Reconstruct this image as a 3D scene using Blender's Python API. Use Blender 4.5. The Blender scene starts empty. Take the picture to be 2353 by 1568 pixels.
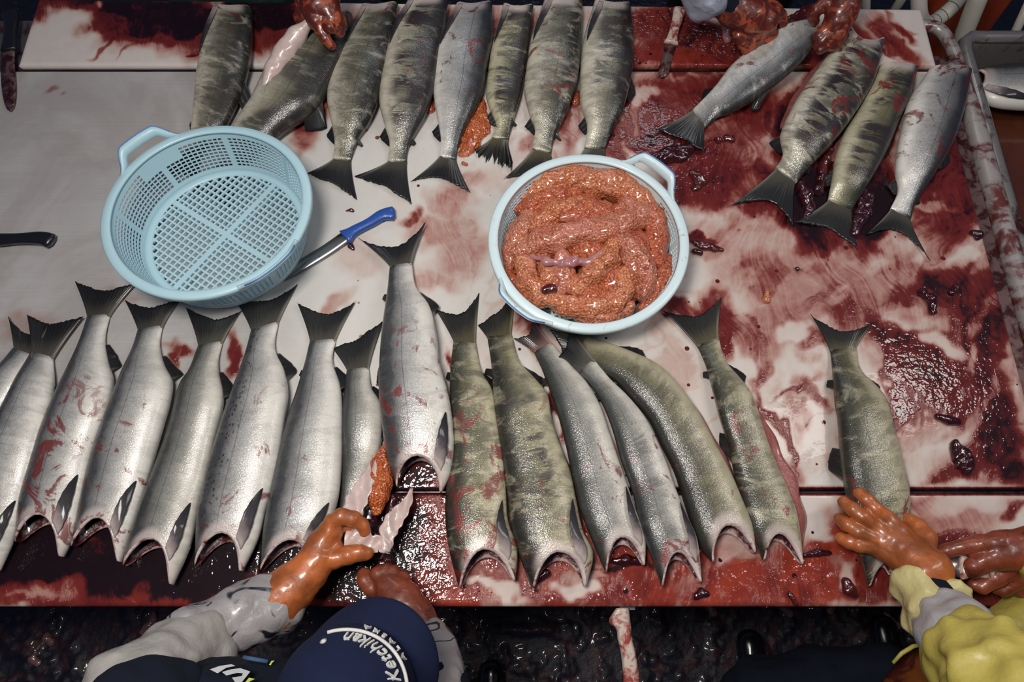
import bpy, math, random
import numpy as np
from mathutils import Vector, Matrix

# ---------------------------------------------------------------- camera, world, lamps, exposure
W, H, F = 2353, 1568, 1569.0            # picture frame and focal length in its pixels (24 mm)
TILT = math.radians(20)                 # tilt away from straight down
CAMZ, TT = 2.24, 0.82                   # camera height, height of the table surface
SC = bpy.context.scene
COL = SC.collection
cam_d = bpy.data.cameras.new('camera'); cam_d.sensor_width = 36; cam_d.lens = 36 * F / W
cam_d.clip_start = 0.02
cam = bpy.data.objects.new('camera', cam_d); COL.objects.link(cam)
cam.location = (0, 0, CAMZ); cam.rotation_euler = (TILT, 0, 0)
SC.camera = cam
SC.view_settings.view_transform = 'Standard'; SC.view_settings.look = 'None'
SC.view_settings.gamma = 1; SC.view_settings.use_curve_mapping = False
SC.view_settings.exposure = 0.0
wd = bpy.data.worlds.new('world'); SC.world = wd; wd.use_nodes = True
wb = wd.node_tree.nodes['Background']
wb.inputs[0].default_value = (0.26, 0.33, 0.66, 1); wb.inputs[1].default_value = 0.10

def lamp(name, loc, target, size, size_y, power, color):
    d = bpy.data.lights.new(name, 'AREA'); d.shape = 'RECTANGLE'; d.size = size; d.size_y = size_y
    d.energy = power; d.color = color
    o = bpy.data.objects.new(name, d); COL.objects.link(o); o.location = loc
    o.rotation_euler = (Vector(target) - Vector(loc)).to_track_quat('-Z', 'Y').to_euler()
    return o
lamp('lamp_ceiling', (-0.36, 0.22, TT + 1.95), (-0.05, 0.5, TT), 0.34, 0.55, 34, (1.0, 0.95, 0.88))
lamp('lamp_side', (1.5, 0.75, TT + 1.75), (0.3, 0.5, TT), 0.25, 0.9, 11, (1.0, 0.95, 0.90))
lamp('lamp_rear', (0.2, 2.3, TT + 1.5), (0.1, 0.7, TT), 1.4, 0.2, 5, (0.92, 0.95, 1.0))

# ---------------------------------------------------------------- small helpers
S_, C_ = math.sin(TILT), math.cos(TILT)
def P(px, py, z=0.0):
    """world point seen at pixel (px, py) at height z above the table surface"""
    u, v = (px - W / 2) / F, (py - H / 2) / F
    d = Vector((u, S_ - v * C_, -C_ - v * S_))
    t = (TT + z - CAMZ) / d.z
    return Vector((0, 0, CAMZ)) + d * t
def to_px(X, Y, Z):
    dz = Z - CAMZ
    depth = Y * S_ - dz * C_
    return W / 2 + F * X / depth, H / 2 + F * (-Y * C_ - dz * S_) / depth

def hash2(ix, iy, seed=0):
    n = (ix.astype(np.int64) * 374761393 + iy.astype(np.int64) * 668265263 + seed * 974634777) & 0x7fffffff
    n = ((n ^ (n >> 13)) * 1274126177) & 0x7fffffff
    return ((n ^ (n >> 16)) & 0xffff) / 65535.0
def vnoise(x, y, seed=0):
    ix, iy = np.floor(x), np.floor(y); fx, fy = x - ix, y - iy
    fx, fy = fx * fx * (3 - 2 * fx), fy * fy * (3 - 2 * fy)
    a, b = hash2(ix, iy, seed), hash2(ix + 1, iy, seed); c, d = hash2(ix, iy + 1, seed), hash2(ix + 1, iy + 1, seed)
    return (a + (b - a) * fx) * (1 - fy) + (c + (d - c) * fx) * fy
def fbm(x, y, seed=0, octv=4):
    s, a, t = 0, 0.5, 0
    for k in range(octv):
        s = s + a * vnoise(x * 2 ** k + 13.7 * k, y * 2 ** k + 7.1 * k, seed + k); t += a; a *= 0.5
    return s / t
def vnoise3(x, y, z, seed=0):
    iz = np.floor(z); fz = z - iz; fz = fz * fz * (3 - 2 * fz)
    a = vnoise(x + iz * 37.17, y + iz * 91.31, seed); b = vnoise(x + (iz + 1) * 37.17, y + (iz + 1) * 91.31, seed)
    return a + (b - a) * fz
def sstep(a, b, x):
    t = np.clip((x - a) / (b - a), 0, 1); return t * t * (3 - 2 * t)

def mesh_obj(name, V, Fc, mat, parent=None, smooth=True, attrs=None, mats=None):
    """one mesh object from world-space vertices; a child keeps its parent's origin"""
    org = Vector((0, 0, 0))
    p = parent
    while p is not None:
        org = org + p.location; p = p.parent
    A = np.array([(v[0], v[1], v[2]) for v in V] if not isinstance(V, np.ndarray) else V, dtype=float)
    loc = Vector((0, 0, 0))
    if parent is None:
        c = A.mean(axis=0); loc = Vector((c[0], c[1], A[:, 2].min())); org = loc
    A = A - np.array(org[:])
    me = bpy.data.meshes.new(name)
    me.from_pydata(A.tolist(), [], Fc if isinstance(Fc, list) else Fc.tolist())
    if smooth: me.polygons.foreach_set('use_smooth', [True] * len(me.polygons))
    if attrs:
        for k, (typ, dat) in attrs.items():
            at = me.attributes.new(k, typ, 'POINT')
            if typ == 'FLOAT': at.data.foreach_set('value', np.asarray(dat, dtype=np.float32).ravel())
            else: at.data.foreach_set('vector', np.asarray(dat, dtype=np.float32).ravel())
    me.update()
    o = bpy.data.objects.new(name, me); COL.objects.link(o)
    me.materials.append(mat)
    if parent is not None: o.parent = parent
    o.location = loc
    return o
def thing(name, loc, label, cat, group=None):
    o = bpy.data.objects.new(name, None); COL.objects.link(o); o.location = loc
    o.empty_display_size = 0.05
    return tag(o, label, cat, group)
def tag(o, label, cat, group=None, kind=None):
    o['label'] = label; o['category'] = cat
    if group: o['group'] = group
    if kind: o['kind'] = kind
    return o

def merge(*lst):
    V, Fc = [], []
    for v, f in lst:
        n = len(V); V += [Vector(q) for q in v]; Fc += [tuple(i + n for i in q) for q in f]
    return V, Fc
def box(c, s, M=None):
    c = Vector(c)
    V = [Vector((x * s[0] / 2, y * s[1] / 2, z * s[2] / 2)) for z in (-1, 1) for y in (-1, 1) for x in (-1, 1)]
    if M is not None: V = [M @ v for v in V]
    return [c + v for v in V], [(0, 2, 3, 1), (4, 5, 7, 6), (0, 1, 5, 4), (2, 6, 7, 3), (0, 4, 6, 2), (1, 3, 7, 5)]
def spline(pts, n):
    """Catmull-Rom through pts (tuples of any size), n samples evenly along the length"""
    A = np.array(pts, float)
    if len(A) == 2: A = np.array([A[0], A[0] + (A[1] - A[0]) / 3, A[0] + (A[1] - A[0]) * 2 / 3, A[1]])
    E = np.vstack([2 * A[0] - A[1], A, 2 * A[-1] - A[-2]])
    out = []
    for i in range(len(A) - 1):
        p0, p1, p2, p3 = E[i:i + 4]
        for t in np.linspace(0, 1, 24, endpoint=False):
            out.append(0.5 * (2 * p1 + (p2 - p0) * t + (2 * p0 - 5 * p1 + 4 * p2 - p3) * t * t + (3 * p1 - p0 - 3 * p2 + p3) * t ** 3))
    out.append(A[-1]); out = np.array(out)
    d = np.r_[0, np.cumsum(np.linalg.norm(np.diff(out[:, :2], axis=0), axis=1))]
    if d[-1] < 1e-9: d = np.linspace(0, 1, len(out))
    q = np.linspace(0, d[-1], n)
    return np.stack([np.interp(q, d, out[:, k]) for k in range(A.shape[1])], 1)
def tube(pts, radii, seg=14, caps=True, flat=1.0):
    """round tube through world points with a radius at each"""
    pts = [Vector(p) for p in pts]; n = len(pts); V, Fc = [], []
    up = Vector((0, 0, 1)); T0 = (pts[1] - pts[0]).normalized()
    if abs(T0.dot(up)) > 0.9: up = Vector((1, 0, 0))
    N = (up - T0 * up.dot(T0)).normalized()
    for i, p in enumerate(pts):
        T = (pts[min(i + 1, n - 1)] - pts[max(i - 1, 0)]).normalized()
        N = (N - T * N.dot(T)).normalized(); B = T.cross(N)
        for k in range(seg):
            a = 2 * math.pi * k / seg
            V.append(p + (B * math.cos(a) + N * math.sin(a) * flat) * radii[i])
    for i in range(n - 1):
        for k in range(seg):
            Fc.append((i * seg + k, i * seg + (k + 1) % seg, (i + 1) * seg + (k + 1) % seg, (i + 1) * seg + k))
    if caps:
        Fc.append(tuple(range(seg - 1, -1, -1))); Fc.append(tuple((n - 1) * seg + k for k in range(seg)))
    return V, Fc
def lathe(prof, seg=96, a0=0.0, a1=2 * math.pi, c=(0, 0, 0)):
    """profile of (radius, z) turned about c; a closed profile gives a solid ring"""
    full = abs(a1 - a0 - 2 * math.pi) < 1e-6; n = seg if full else seg + 1; m = len(prof); V, Fc = [], []
    for i in range(n):
        a = a0 + (a1 - a0) * i / seg
        for r, z in prof: V.append(Vector((c[0] + r * math.cos(a), c[1] + r * math.sin(a), c[2] + z)))
    for i in range(seg):
        j = (i + 1) % n
        for k in range(m):
            Fc.append((i * m + k, j * m + k, j * m + (k + 1) % m, i * m + (k + 1) % m))
    return V, Fc
def sheet(G, th):
    """closed thin solid from a grid G[i][j] of world points; th is a number or th(i, j)"""
    a, b = len(G), len(G[0]); V, Fc = [], []
    f = th if callable(th) else (lambda i, j: th)
    for i in range(a):
        for j in range(b): V.append(Vector(G[i][j]))
    for i in range(a):
        for j in range(b): V.append(Vector(G[i][j]) - Vector((0, 0, f(i, j))))
    o = a * b; ix = lambda i, j: i * b + j
    for i in range(a - 1):
        for j in range(b - 1):
            Fc.append((ix(i, j), ix(i, j + 1), ix(i + 1, j + 1), ix(i + 1, j)))
            Fc.append((o + ix(i, j), o + ix(i + 1, j), o + ix(i + 1, j + 1), o + ix(i, j + 1)))
    rim = [ix(0, j) for j in range(b)] + [ix(i, b - 1) for i in range(1, a)] + [ix(a - 1, j) for j in range(b - 2, -1, -1)] + [ix(i, 0) for i in range(a - 2, 0, -1)]
    for k in range(len(rim)):
        p, q = rim[k], rim[(k + 1) % len(rim)]
        Fc.append((p, o + p, o + q, q))
    return V, Fc

# ---- soft solids: distance field of joined tapered rods, skinned to one continuous surface
def surfnet(f, org, h):
    ins = f < 0
    nx, ny, nz = f.shape
    cs = [(i, j, k) for i in (0, 1) for j in (0, 1) for k in (0, 1)]
    sl = lambda c: (slice(c[0], nx - 1 + c[0]), slice(c[1], ny - 1 + c[1]), slice(c[2], nz - 1 + c[2]))
    cnt = sum(ins[sl(c)].astype(np.int8) for c in cs)
    act = (cnt > 0) & (cnt < 8)
    I, J, K = np.nonzero(act)
    acc = np.zeros((len(I), 3)); num = np.zeros(len(I))
    for a in cs:
        for ax in range(3):
            if a[ax]: continue
            b = list(a); b[ax] = 1
            fa = f[I + a[0], J + a[1], K + a[2]]; fb = f[I + b[0], J + b[1], K + b[2]]
            m = (fa < 0) != (fb < 0)
            t = np.where(m, fa / np.where(m, fa - fb, 1), 0)
            p = np.tile(np.array(a, float), (len(I), 1)); p[:, ax] += t
            acc += np.where(m[:, None], p, 0); num += m
    pos = acc / num[:, None] + np.stack([I, J, K], 1)
    idx = -np.ones(act.shape, np.int64); idx[I, J, K] = np.arange(len(I))
    quads = []
    for ax in range(3):
        s0 = [slice(None)] * 3; s1 = [slice(None)] * 3
        s0[ax] = slice(0, -1); s1[ax] = slice(1, None)
        A, B = ins[tuple(s0)], ins[tuple(s1)]
        e = np.argwhere(A != B); o1, o2 = [(1, 2), (2, 0), (0, 1)][ax]
        e = e[(e[:, o1] > 0) & (e[:, o2] > 0) & (e[:, o1] < f.shape[o1] - 1) & (e[:, o2] < f.shape[o2] - 1)]
        sgn = A[e[:, 0], e[:, 1], e[:, 2]]
        def at(d1, d2):
            q = e.copy(); q[:, o1] -= d1; q[:, o2] -= d2
            return idx[q[:, 0], q[:, 1], q[:, 2]]
        q = np.stack([at(1, 1), at(0, 1), at(0, 0), at(1, 0)], 1)
        q[~sgn] = q[~sgn][:, ::-1]
        quads.append(q)
    return pos * h + org, np.vstack(quads)
def soft(chains, h=0.003, k=0.010, wr=0.0, wf=40.0, seed=0, flatz=None, cut=None):
    """chains: lists of (x, y, z, r) in world units -> (verts, quads) of their smooth union"""
    allp = np.array([q for c in chains for q in c], float)
    pad = allp[:, 3].max() + 4 * h + 2 * wr
    lo = allp[:, :3].min(0) - pad; hi = allp[:, :3].max(0) + pad
    n = np.ceil((hi - lo) / h).astype(int) + 2
    f = np.full(n, 0.5)
    ax = [lo[d] + h * np.arange(n[d]) for d in range(3)]
    for c in chains:
        if len(c) == 1: c = [c[0], (c[0][0] + 1e-5, *c[0][1:])]
        for a, b in zip(c[:-1], c[1:]):
            a, b = np.array(a, float), np.array(b, float)
            r = max(a[3], b[3]) + k + 3 * h + 0.02
            i0 = np.clip(((np.minimum(a[:3], b[:3]) - r - lo) / h).astype(int), 0, n); i1 = np.clip(((np.maximum(a[:3], b[:3]) + r - lo) / h).astype(int) + 2, 0, n)
            X, Y, Z = np.meshgrid(ax[0][i0[0]:i1[0]], ax[1][i0[1]:i1[1]], ax[2][i0[2]:i1[2]], indexing='ij')
            ba = b[:3] - a[:3]
            t = np.clip(((X - a[0]) * ba[0] + (Y - a[1]) * ba[1] + (Z - a[2]) * ba[2]) / max(ba @ ba, 1e-12), 0, 1)
            d = np.sqrt((X - a[0] - t * ba[0]) ** 2 + (Y - a[1] - t * ba[1]) ** 2 + (Z - a[2] - t * ba[2]) ** 2) - (a[3] + (b[3] - a[3]) * t)
            s = (slice(i0[0], i1[0]), slice(i0[1], i1[1]), slice(i0[2], i1[2]))
            g = f[s]; hh = np.clip(0.5 + 0.5 * (g - d) / k, 0, 1)
            f[s] = g + (d - g) * hh - k * hh * (1 - hh)
    if wr or flatz is not None or cut is not None:
        X, Y, Z = np.meshgrid(*ax, indexing='ij')
        if wr:
            m = np.abs(f) < 4 * h + 2 * wr
            x, y, z = X[m], Y[m], Z[m]
            f[m] += wr * ((vnoise3(x * wf, y * wf, z * wf, seed) - 0.5) * 1.4 + (vnoise3(x * wf * 2.3 + 5, y * wf * 2.3, z * wf * 2.3, seed + 3) - 0.5) * 0.7)
        if flatz is not None: f = np.maximum(f, flatz - Z)
        if cut is not None: f = np.maximum(f, cut(X, Y, Z))
    f[0], f[-1], f[:, 0], f[:, -1], f[:, :, 0], f[:, :, -1] = (0.5,) * 6
    return surfnet(f, lo, h)
def pc(pts, zoff=0.0):
    """pixel chain [(px, py, height above table, radius)] -> world chain"""
    out = []
    for x, y, z, r in pts:
        q = P(x, y, z + zoff); out.append((q.x, q.y, q.z, r))
    return out
# ---------------------------------------------------------------- materials
class Mat:
    def __init__(s, name):
        s.m = bpy.data.materials.new(name); s.m.use_nodes = True
        s.t = s.m.node_tree; s.t.nodes.clear()
        s.out = s.t.nodes.new('ShaderNodeOutputMaterial')
        s.bs = s.nd('ShaderNodeBsdfPrincipled'); s.t.links.new(s.bs.outputs[0], s.out.inputs[0])
    def put(s, sock, v):
        if isinstance(v, bpy.types.NodeSocket): s.t.links.new(v, sock)
        elif isinstance(v, (tuple, list)) and len(v) == 3 and sock.type == 'RGBA': sock.default_value = (*v, 1)
        else: sock.default_value = v
    def nd(s, typ, ins=None, **kw):
        n = s.t.nodes.new(typ)
        for k, v in kw.items(): setattr(n, k, v)
        for k, v in (ins or {}).items(): s.put(n.inputs[k], v)
        return n
    def set(s, **kw):
        nm = dict(color='Base Color', rough='Roughness', metal='Metallic', coat='Coat Weight', coatr='Coat Roughness', spec='Specular IOR Level',
                  sss='Subsurface Weight', normal='Normal', trans='Transmission Weight', alpha='Alpha', cnormal='Coat Normal', sheen='Sheen Weight')
        for k, v in kw.items(): s.put(s.bs.inputs[nm[k]], v)
        if 'sss' in kw:
            s.bs.inputs['Subsurface Radius'].default_value = (1, 0.35, 0.15); s.bs.inputs['Subsurface Scale'].default_value = 0.006
        return s
    def math(s, op, a, b=0.0, c=0.0):
        return s.nd('ShaderNodeMath', {0: a, 1: b, 2: c}, operation=op).outputs[0]
    def rng(s, v, a, b, c=0.0, d=1.0, smooth=True):
        return s.nd('ShaderNodeMapRange', {0: v, 1: a, 2: b, 3: c, 4: d}, interpolation_type='SMOOTHSTEP' if smooth else 'LINEAR', clamp=True).outputs[0]
    def mix(s, f, a, b, blend='MIX'):
        n = s.nd('ShaderNodeMix', data_type='RGBA', blend_type=blend)
        s.put(n.inputs[0], f); s.put(n.inputs[6], a); s.put(n.inputs[7], b); return n.outputs[2]
    def ramp(s, f, stops):
        n = s.nd('ShaderNodeValToRGB'); s.put(n.inputs[0], f); e = n.color_ramp.elements
        while len(e) < len(stops): e.new(0.5)
        for q, (p, c) in zip(e, stops): q.position = p; q.color = (*c, 1)
        return n.outputs[0]
    def attr(s, name): return s.nd('ShaderNodeAttribute', attribute_name=name)
    def pos(s): return s.nd('ShaderNodeNewGeometry').outputs['Position']
    def obj(s): return s.nd('ShaderNodeTexCoord').outputs['Object']
    def mapv(s, v, scale=(1, 1, 1), loc=(0, 0, 0), rot=(0, 0, 0)):
        return s.nd('ShaderNodeMapping', {'Vector': v, 'Scale': scale, 'Location': loc, 'Rotation': rot}).outputs[0]
    def noise(s, v, scale=5.0, detail=4.0, rough=0.55, dist=0.0):
        return s.nd('ShaderNodeTexNoise', {'Vector': v, 'Scale': scale, 'Detail': detail, 'Roughness': rough, 'Distortion': dist}).outputs[0]
    def voro(s, v, scale=5.0, feature='F1', rnd=1.0):
        return s.nd('ShaderNodeTexVoronoi', {'Vector': v, 'Scale': scale, 'Randomness': rnd}, feature=feature)
    def bump(s, h, strength=0.3, dist=0.002, nrm=None):
        n = s.nd('ShaderNodeBump', {'Height': h, 'Strength': strength, 'Distance': dist})
        if nrm is not None: s.put(n.inputs['Normal'], nrm)
        return n.outputs[0]
BLOOD = (0.20, 0.012, 0.010); DARKBLOOD = (0.020, 0.002, 0.003)

def simple(name, color, rough=0.5, metal=0.0, coat=0.0, bump=0.0, scale=60.0, dirt=None, dirt_amt=0.5, dscale=14.0, var=0.15, sss=0.0, coatr=0.08, dist=0.002):
    m = Mat(name); o = m.pos()
    n = m.noise(o, scale * 0.3, 4); c = m.mix(m.math('MULTIPLY', n, var), color, tuple(x * 0.45 for x in color))
    if dirt:
        d = m.noise(o, dscale, 6, 0.62, 0.6)
        k = m.rng(d, 0.69 - dirt_amt * 0.4, 0.86 - dirt_amt * 0.4)
        c = m.mix(k, c, dirt)
    m.set(color=c, rough=rough, metal=metal, coat=coat, coatr=coatr)
    if sss: m.set(sss=sss)
    if bump: m.set(normal=m.bump(m.noise(o, scale, 5), bump, dist))
    return m.m

def skin(name, belly, flank, back, bars=0.0, blood=0.2, spots=0.0, mottle=0.0, seed=0, silver=0.18, barcol=(0.024, 0.015, 0.018)):
    m = Mat(name)
    c = m.attr('cross').outputs['Fac']; s = m.attr('along').outputs['Fac']; uv = m.attr('girth').outputs['Vector']
    uv = m.nd('ShaderNodeVectorMath', {0: uv, 1: (seed * 1.37, seed * 0.71, seed * 0.3)}, operation='ADD').outputs[0]
    low = m.noise(uv, 14, 4, 0.6); mid = m.noise(uv, 60, 5, 0.6)
    x = m.math('ADD', c, m.math('MULTIPLY', m.math('SUBTRACT', low, 0.5), 0.55))
    x = m.math('ADD', x, m.math('MULTIPLY', m.math('SUBTRACT', mid, 0.5), 0.25))
    x = m.math('MULTIPLY_ADD', x, 0.5, 0.5)
    md = tuple((a * 0.55 + b * 0.45) for a, b in zip(flank, back))
    col = m.ramp(x, [(0.0, belly), (0.30, belly), (0.47, flank), (0.60, md), (0.76, back), (1.0, tuple(q * 0.5 for q in back))])  # dark back: its own colour, widened to paint in shading along the dorsal edge
    if mottle:
        q = m.rng(m.noise(m.mapv(uv, (38, 13, 12)), 1.0, 6, 0.70, 0.8), 0.42, 0.62)
        col = m.mix(m.math('MULTIPLY', q, mottle), col, tuple(v * 0.26 for v in flank))
        q2 = m.rng(m.noise(m.mapv(uv, (30, 14, 10), (4, 2, 1)), 1.0, 6, 0.68, 0.6), 0.50, 0.66)
        col = m.mix(m.math('MULTIPLY', q2, max(0.0, mottle - 0.2) * 1.6), col, tuple(min(1, v * 1.2 + 0.02) for v in belly))
    if bars:
        b = m.noise(m.mapv(uv, (34, 9, 9), (3, 1, 2)), 1.0, 5, 0.66, 0.9)
        k = m.rng(b, 0.45, 0.53)
        k = m.math('MULTIPLY', k, m.rng(c, -0.70, -0.2)); k = m.math('MULTIPLY', k, m.rng(s, 0.03, 0.3))
        k = m.math('MULTIPLY', k, m.rng(m.noise(uv, 7, 2), 0.34, 0.5))
        col = m.mix(m.math('MULTIPLY', k, bars), col, barcol)
    if spots:
        v = m.voro(m.mapv(uv, (95, 140, 110)), 1.0)
        k = m.math('MULTIPLY', m.rng(v.outputs[0], 0.40, 0.26), m.rng(m.math('ADD', c, m.math('MULTIPLY', low, 0.5)), 0.25, 0.7))
        k = m.math('MULTIPLY', k, m.rng(m.noise(uv, 36, 2), 0.42, 0.52))
        col = m.mix(m.math('MULTIPLY', k, spots), col, (0.02, 0.022, 0.025))
    # scales
    sc = m.voro(m.mapv(uv, (300, 390, 330)), 1.0, rnd=0.6)
    edge = m.math('MULTIPLY', m.rng(sc.outputs[0], 0.25, 0.75), m.rng(c, -0.75, -0.2, 0.15, 1.0))
    col = m.mix(m.math('MULTIPLY', edge, 0.24), col, (0.03, 0.03, 0.03))
    # lateral line
    ll = m.math('ABSOLUTE', m.math('SUBTRACT', c, 0.14)); ll = m.rng(ll, 0.022, 0.004)
    col = m.mix(m.math('MULTIPLY', ll, 0.45), col, (0.03, 0.03, 0.03))
    # pale cut collar
    k = m.math('MULTIPLY', m.rng(s, 0.93, 0.98), m.rng(c, 0.85, 0.4))
    col = m.mix(m.math('MULTIPLY', k, 0.6), col, (0.70, 0.60, 0.56))
    # smears of blood
    bn = m.noise(m.mapv(uv, (15, 15, 15), (9, 5, 3)), 1.0, 7, 0.66, 1.2)
    th = 0.715 - 0.20 * blood
    k = m.math('MULTIPLY', m.rng(m.math('ADD', bn, m.math('MULTIPLY', s, 0.06)), th, th + 0.07), m.rng(s, 0.15, 0.5))
    col = m.mix(m.math('MULTIPLY', k, 0.85), col, (0.17, 0.014, 0.012))
    h = m.math('ADD', m.math('MULTIPLY', sc.outputs[0], -0.6), m.math('MULTIPLY', m.noise(uv, 45, 4), 0.9))
    b1 = m.bump(h, m.rng(c, -0.8, -0.3, 0.10, 0.30), 0.0018)
    wet = m.noise(uv, 190, 3, 0.6)
    m.set(color=col, rough=m.math('MULTIPLY_ADD', mid, 0.25, 0.33), metal=m.math('MULTIPLY', m.rng(c, -0.9, -0.3), silver), normal=b1, coat=0.7, coatr=0.09,
          cnormal=m.bump(wet, 0.35, 0.0018, b1), spec=0.5)
    return m.m

def fin_mat(name, dark, light):
    m = Mat(name); f = m.attr('fin').outputs['Vector']
    sp = m.nd('ShaderNodeSeparateXYZ', {0: f}); t, r = sp.outputs[0], sp.outputs[1]
    wv = m.noise(m.mapv(f, (46, 1.6, 1)), 1.0, 3, 0.6)
    k = m.math('MULTIPLY', m.rng(wv, 0.44, 0.66), m.rng(r, 0.95, 0.1))
    col = m.mix(m.math('MULTIPLY', k, 0.6), dark, light)
    col = m.mix(m.rng(m.math('ADD', r, m.math('MULTIPLY', t, -0.25)), 0.50, -0.15), col, light)
    col = m.mix(m.math('MULTIPLY', m.rng(t, 0.86, 1.0), m.rng(r, 0.95, 0.3)), col, tuple(min(1, q * 2.0 + 0.03) for q in light))
    b = m.bump(m.noise(m.mapv(f, (70, 2, 1)), 1.0, 2), 0.5, 0.0015)
    m.set(color=col, rough=0.5, coat=0.35, coatr=0.12, normal=b, spec=0.3)
    return m.m
def pec_mat():
    m = Mat('pectoral_fin'); f = m.attr('fin').outputs['Vector']
    sp = m.nd('ShaderNodeSeparateXYZ', {0: f}); r = sp.outputs[1]
    n = m.noise(m.pos(), 60, 4)
    col = m.ramp(m.math('ADD', r, m.math('MULTIPLY', m.math('SUBTRACT', n, 0.5), 0.3)), [(0.0, (0.50, 0.42, 0.40)), (0.18, (0.30, 0.24, 0.24)), (0.42, (0.04, 0.036, 0.044)), (1.0, (0.008, 0.008, 0.011))])
    m.set(color=col, rough=0.5, spec=0.3, coat=0.3, coatr=0.10, normal=m.bump(m.noise(m.mapv(f, (60, 2, 1)), 1.0, 2), 0.5, 0.0015))
    return m.m
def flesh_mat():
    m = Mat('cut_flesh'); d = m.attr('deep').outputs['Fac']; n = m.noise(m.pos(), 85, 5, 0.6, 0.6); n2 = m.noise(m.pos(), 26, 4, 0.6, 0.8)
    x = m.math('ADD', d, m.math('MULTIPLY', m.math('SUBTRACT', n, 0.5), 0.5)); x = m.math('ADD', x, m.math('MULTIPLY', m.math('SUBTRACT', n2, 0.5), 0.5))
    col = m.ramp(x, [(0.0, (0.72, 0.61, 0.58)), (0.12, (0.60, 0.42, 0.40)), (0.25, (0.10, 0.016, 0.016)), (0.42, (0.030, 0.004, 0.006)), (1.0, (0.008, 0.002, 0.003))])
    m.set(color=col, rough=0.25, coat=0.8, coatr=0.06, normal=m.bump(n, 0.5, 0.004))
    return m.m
def gut_mat(name, c1, c2, scale=30.0, rough=0.15):
    m = Mat(name); p = m.pos(); n = m.noise(p, scale, 5, 0.6, 1.0)
    m.set(color=m.mix(n, c1, c2), rough=rough, coat=0.9, coatr=0.05, normal=m.bump(m.noise(p, scale * 3, 4), 0.5, 0.004))
    return m.m
def roe_mat(name, c1, c2, scale=185.0):
    m = Mat(name); p = m.pos()
    v = m.voro(p, scale, 'SMOOTH_F1'); v.inputs['Smoothness'].default_value = 0.25
    d = v.outputs[0]
    vc = m.nd('ShaderNodeSeparateColor', {0: m.voro(p, scale, 'F1').outputs['Color']}).outputs[0]
    big = m.noise(p, 20, 4, 0.6)
    col = m.mix(m.math('ADD', m.math('MULTIPLY', vc, 0.4), m.math('MULTIPLY', m.rng(big, 0.35, 0.65), 0.6)), c1, c2)
    col = m.mix(m.math('MULTIPLY', m.rng(d, 0.36, 0.75), 0.55), col, (0.20, 0.028, 0.012))
    fil = m.rng(m.noise(p, 11, 4, 0.6, 0.5), 0.53, 0.66)
    col = m.mix(m.math('MULTIPLY', fil, 0.4), col, (0.52, 0.22, 0.17))
    ln = m.rng(m.math('ABSOLUTE', m.math('SUBTRACT', m.noise(p, 9, 3, 0.5, 1.0), 0.5)), 0.006, 0.001)
    col = m.mix(m.math('MULTIPLY', ln, 0.6), col, (0.10, 0.008, 0.010))
    hgt = m.math('MULTIPLY', d, m.math('MULTIPLY_ADD', fil, -0.6, 1.0))
    m.set(color=col, rough=0.24, coat=0.8, coatr=0.06, sss=0.15, normal=m.bump(m.math('MULTIPLY', hgt, -1.0), 0.9, 0.0040))
    return m.m
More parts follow.
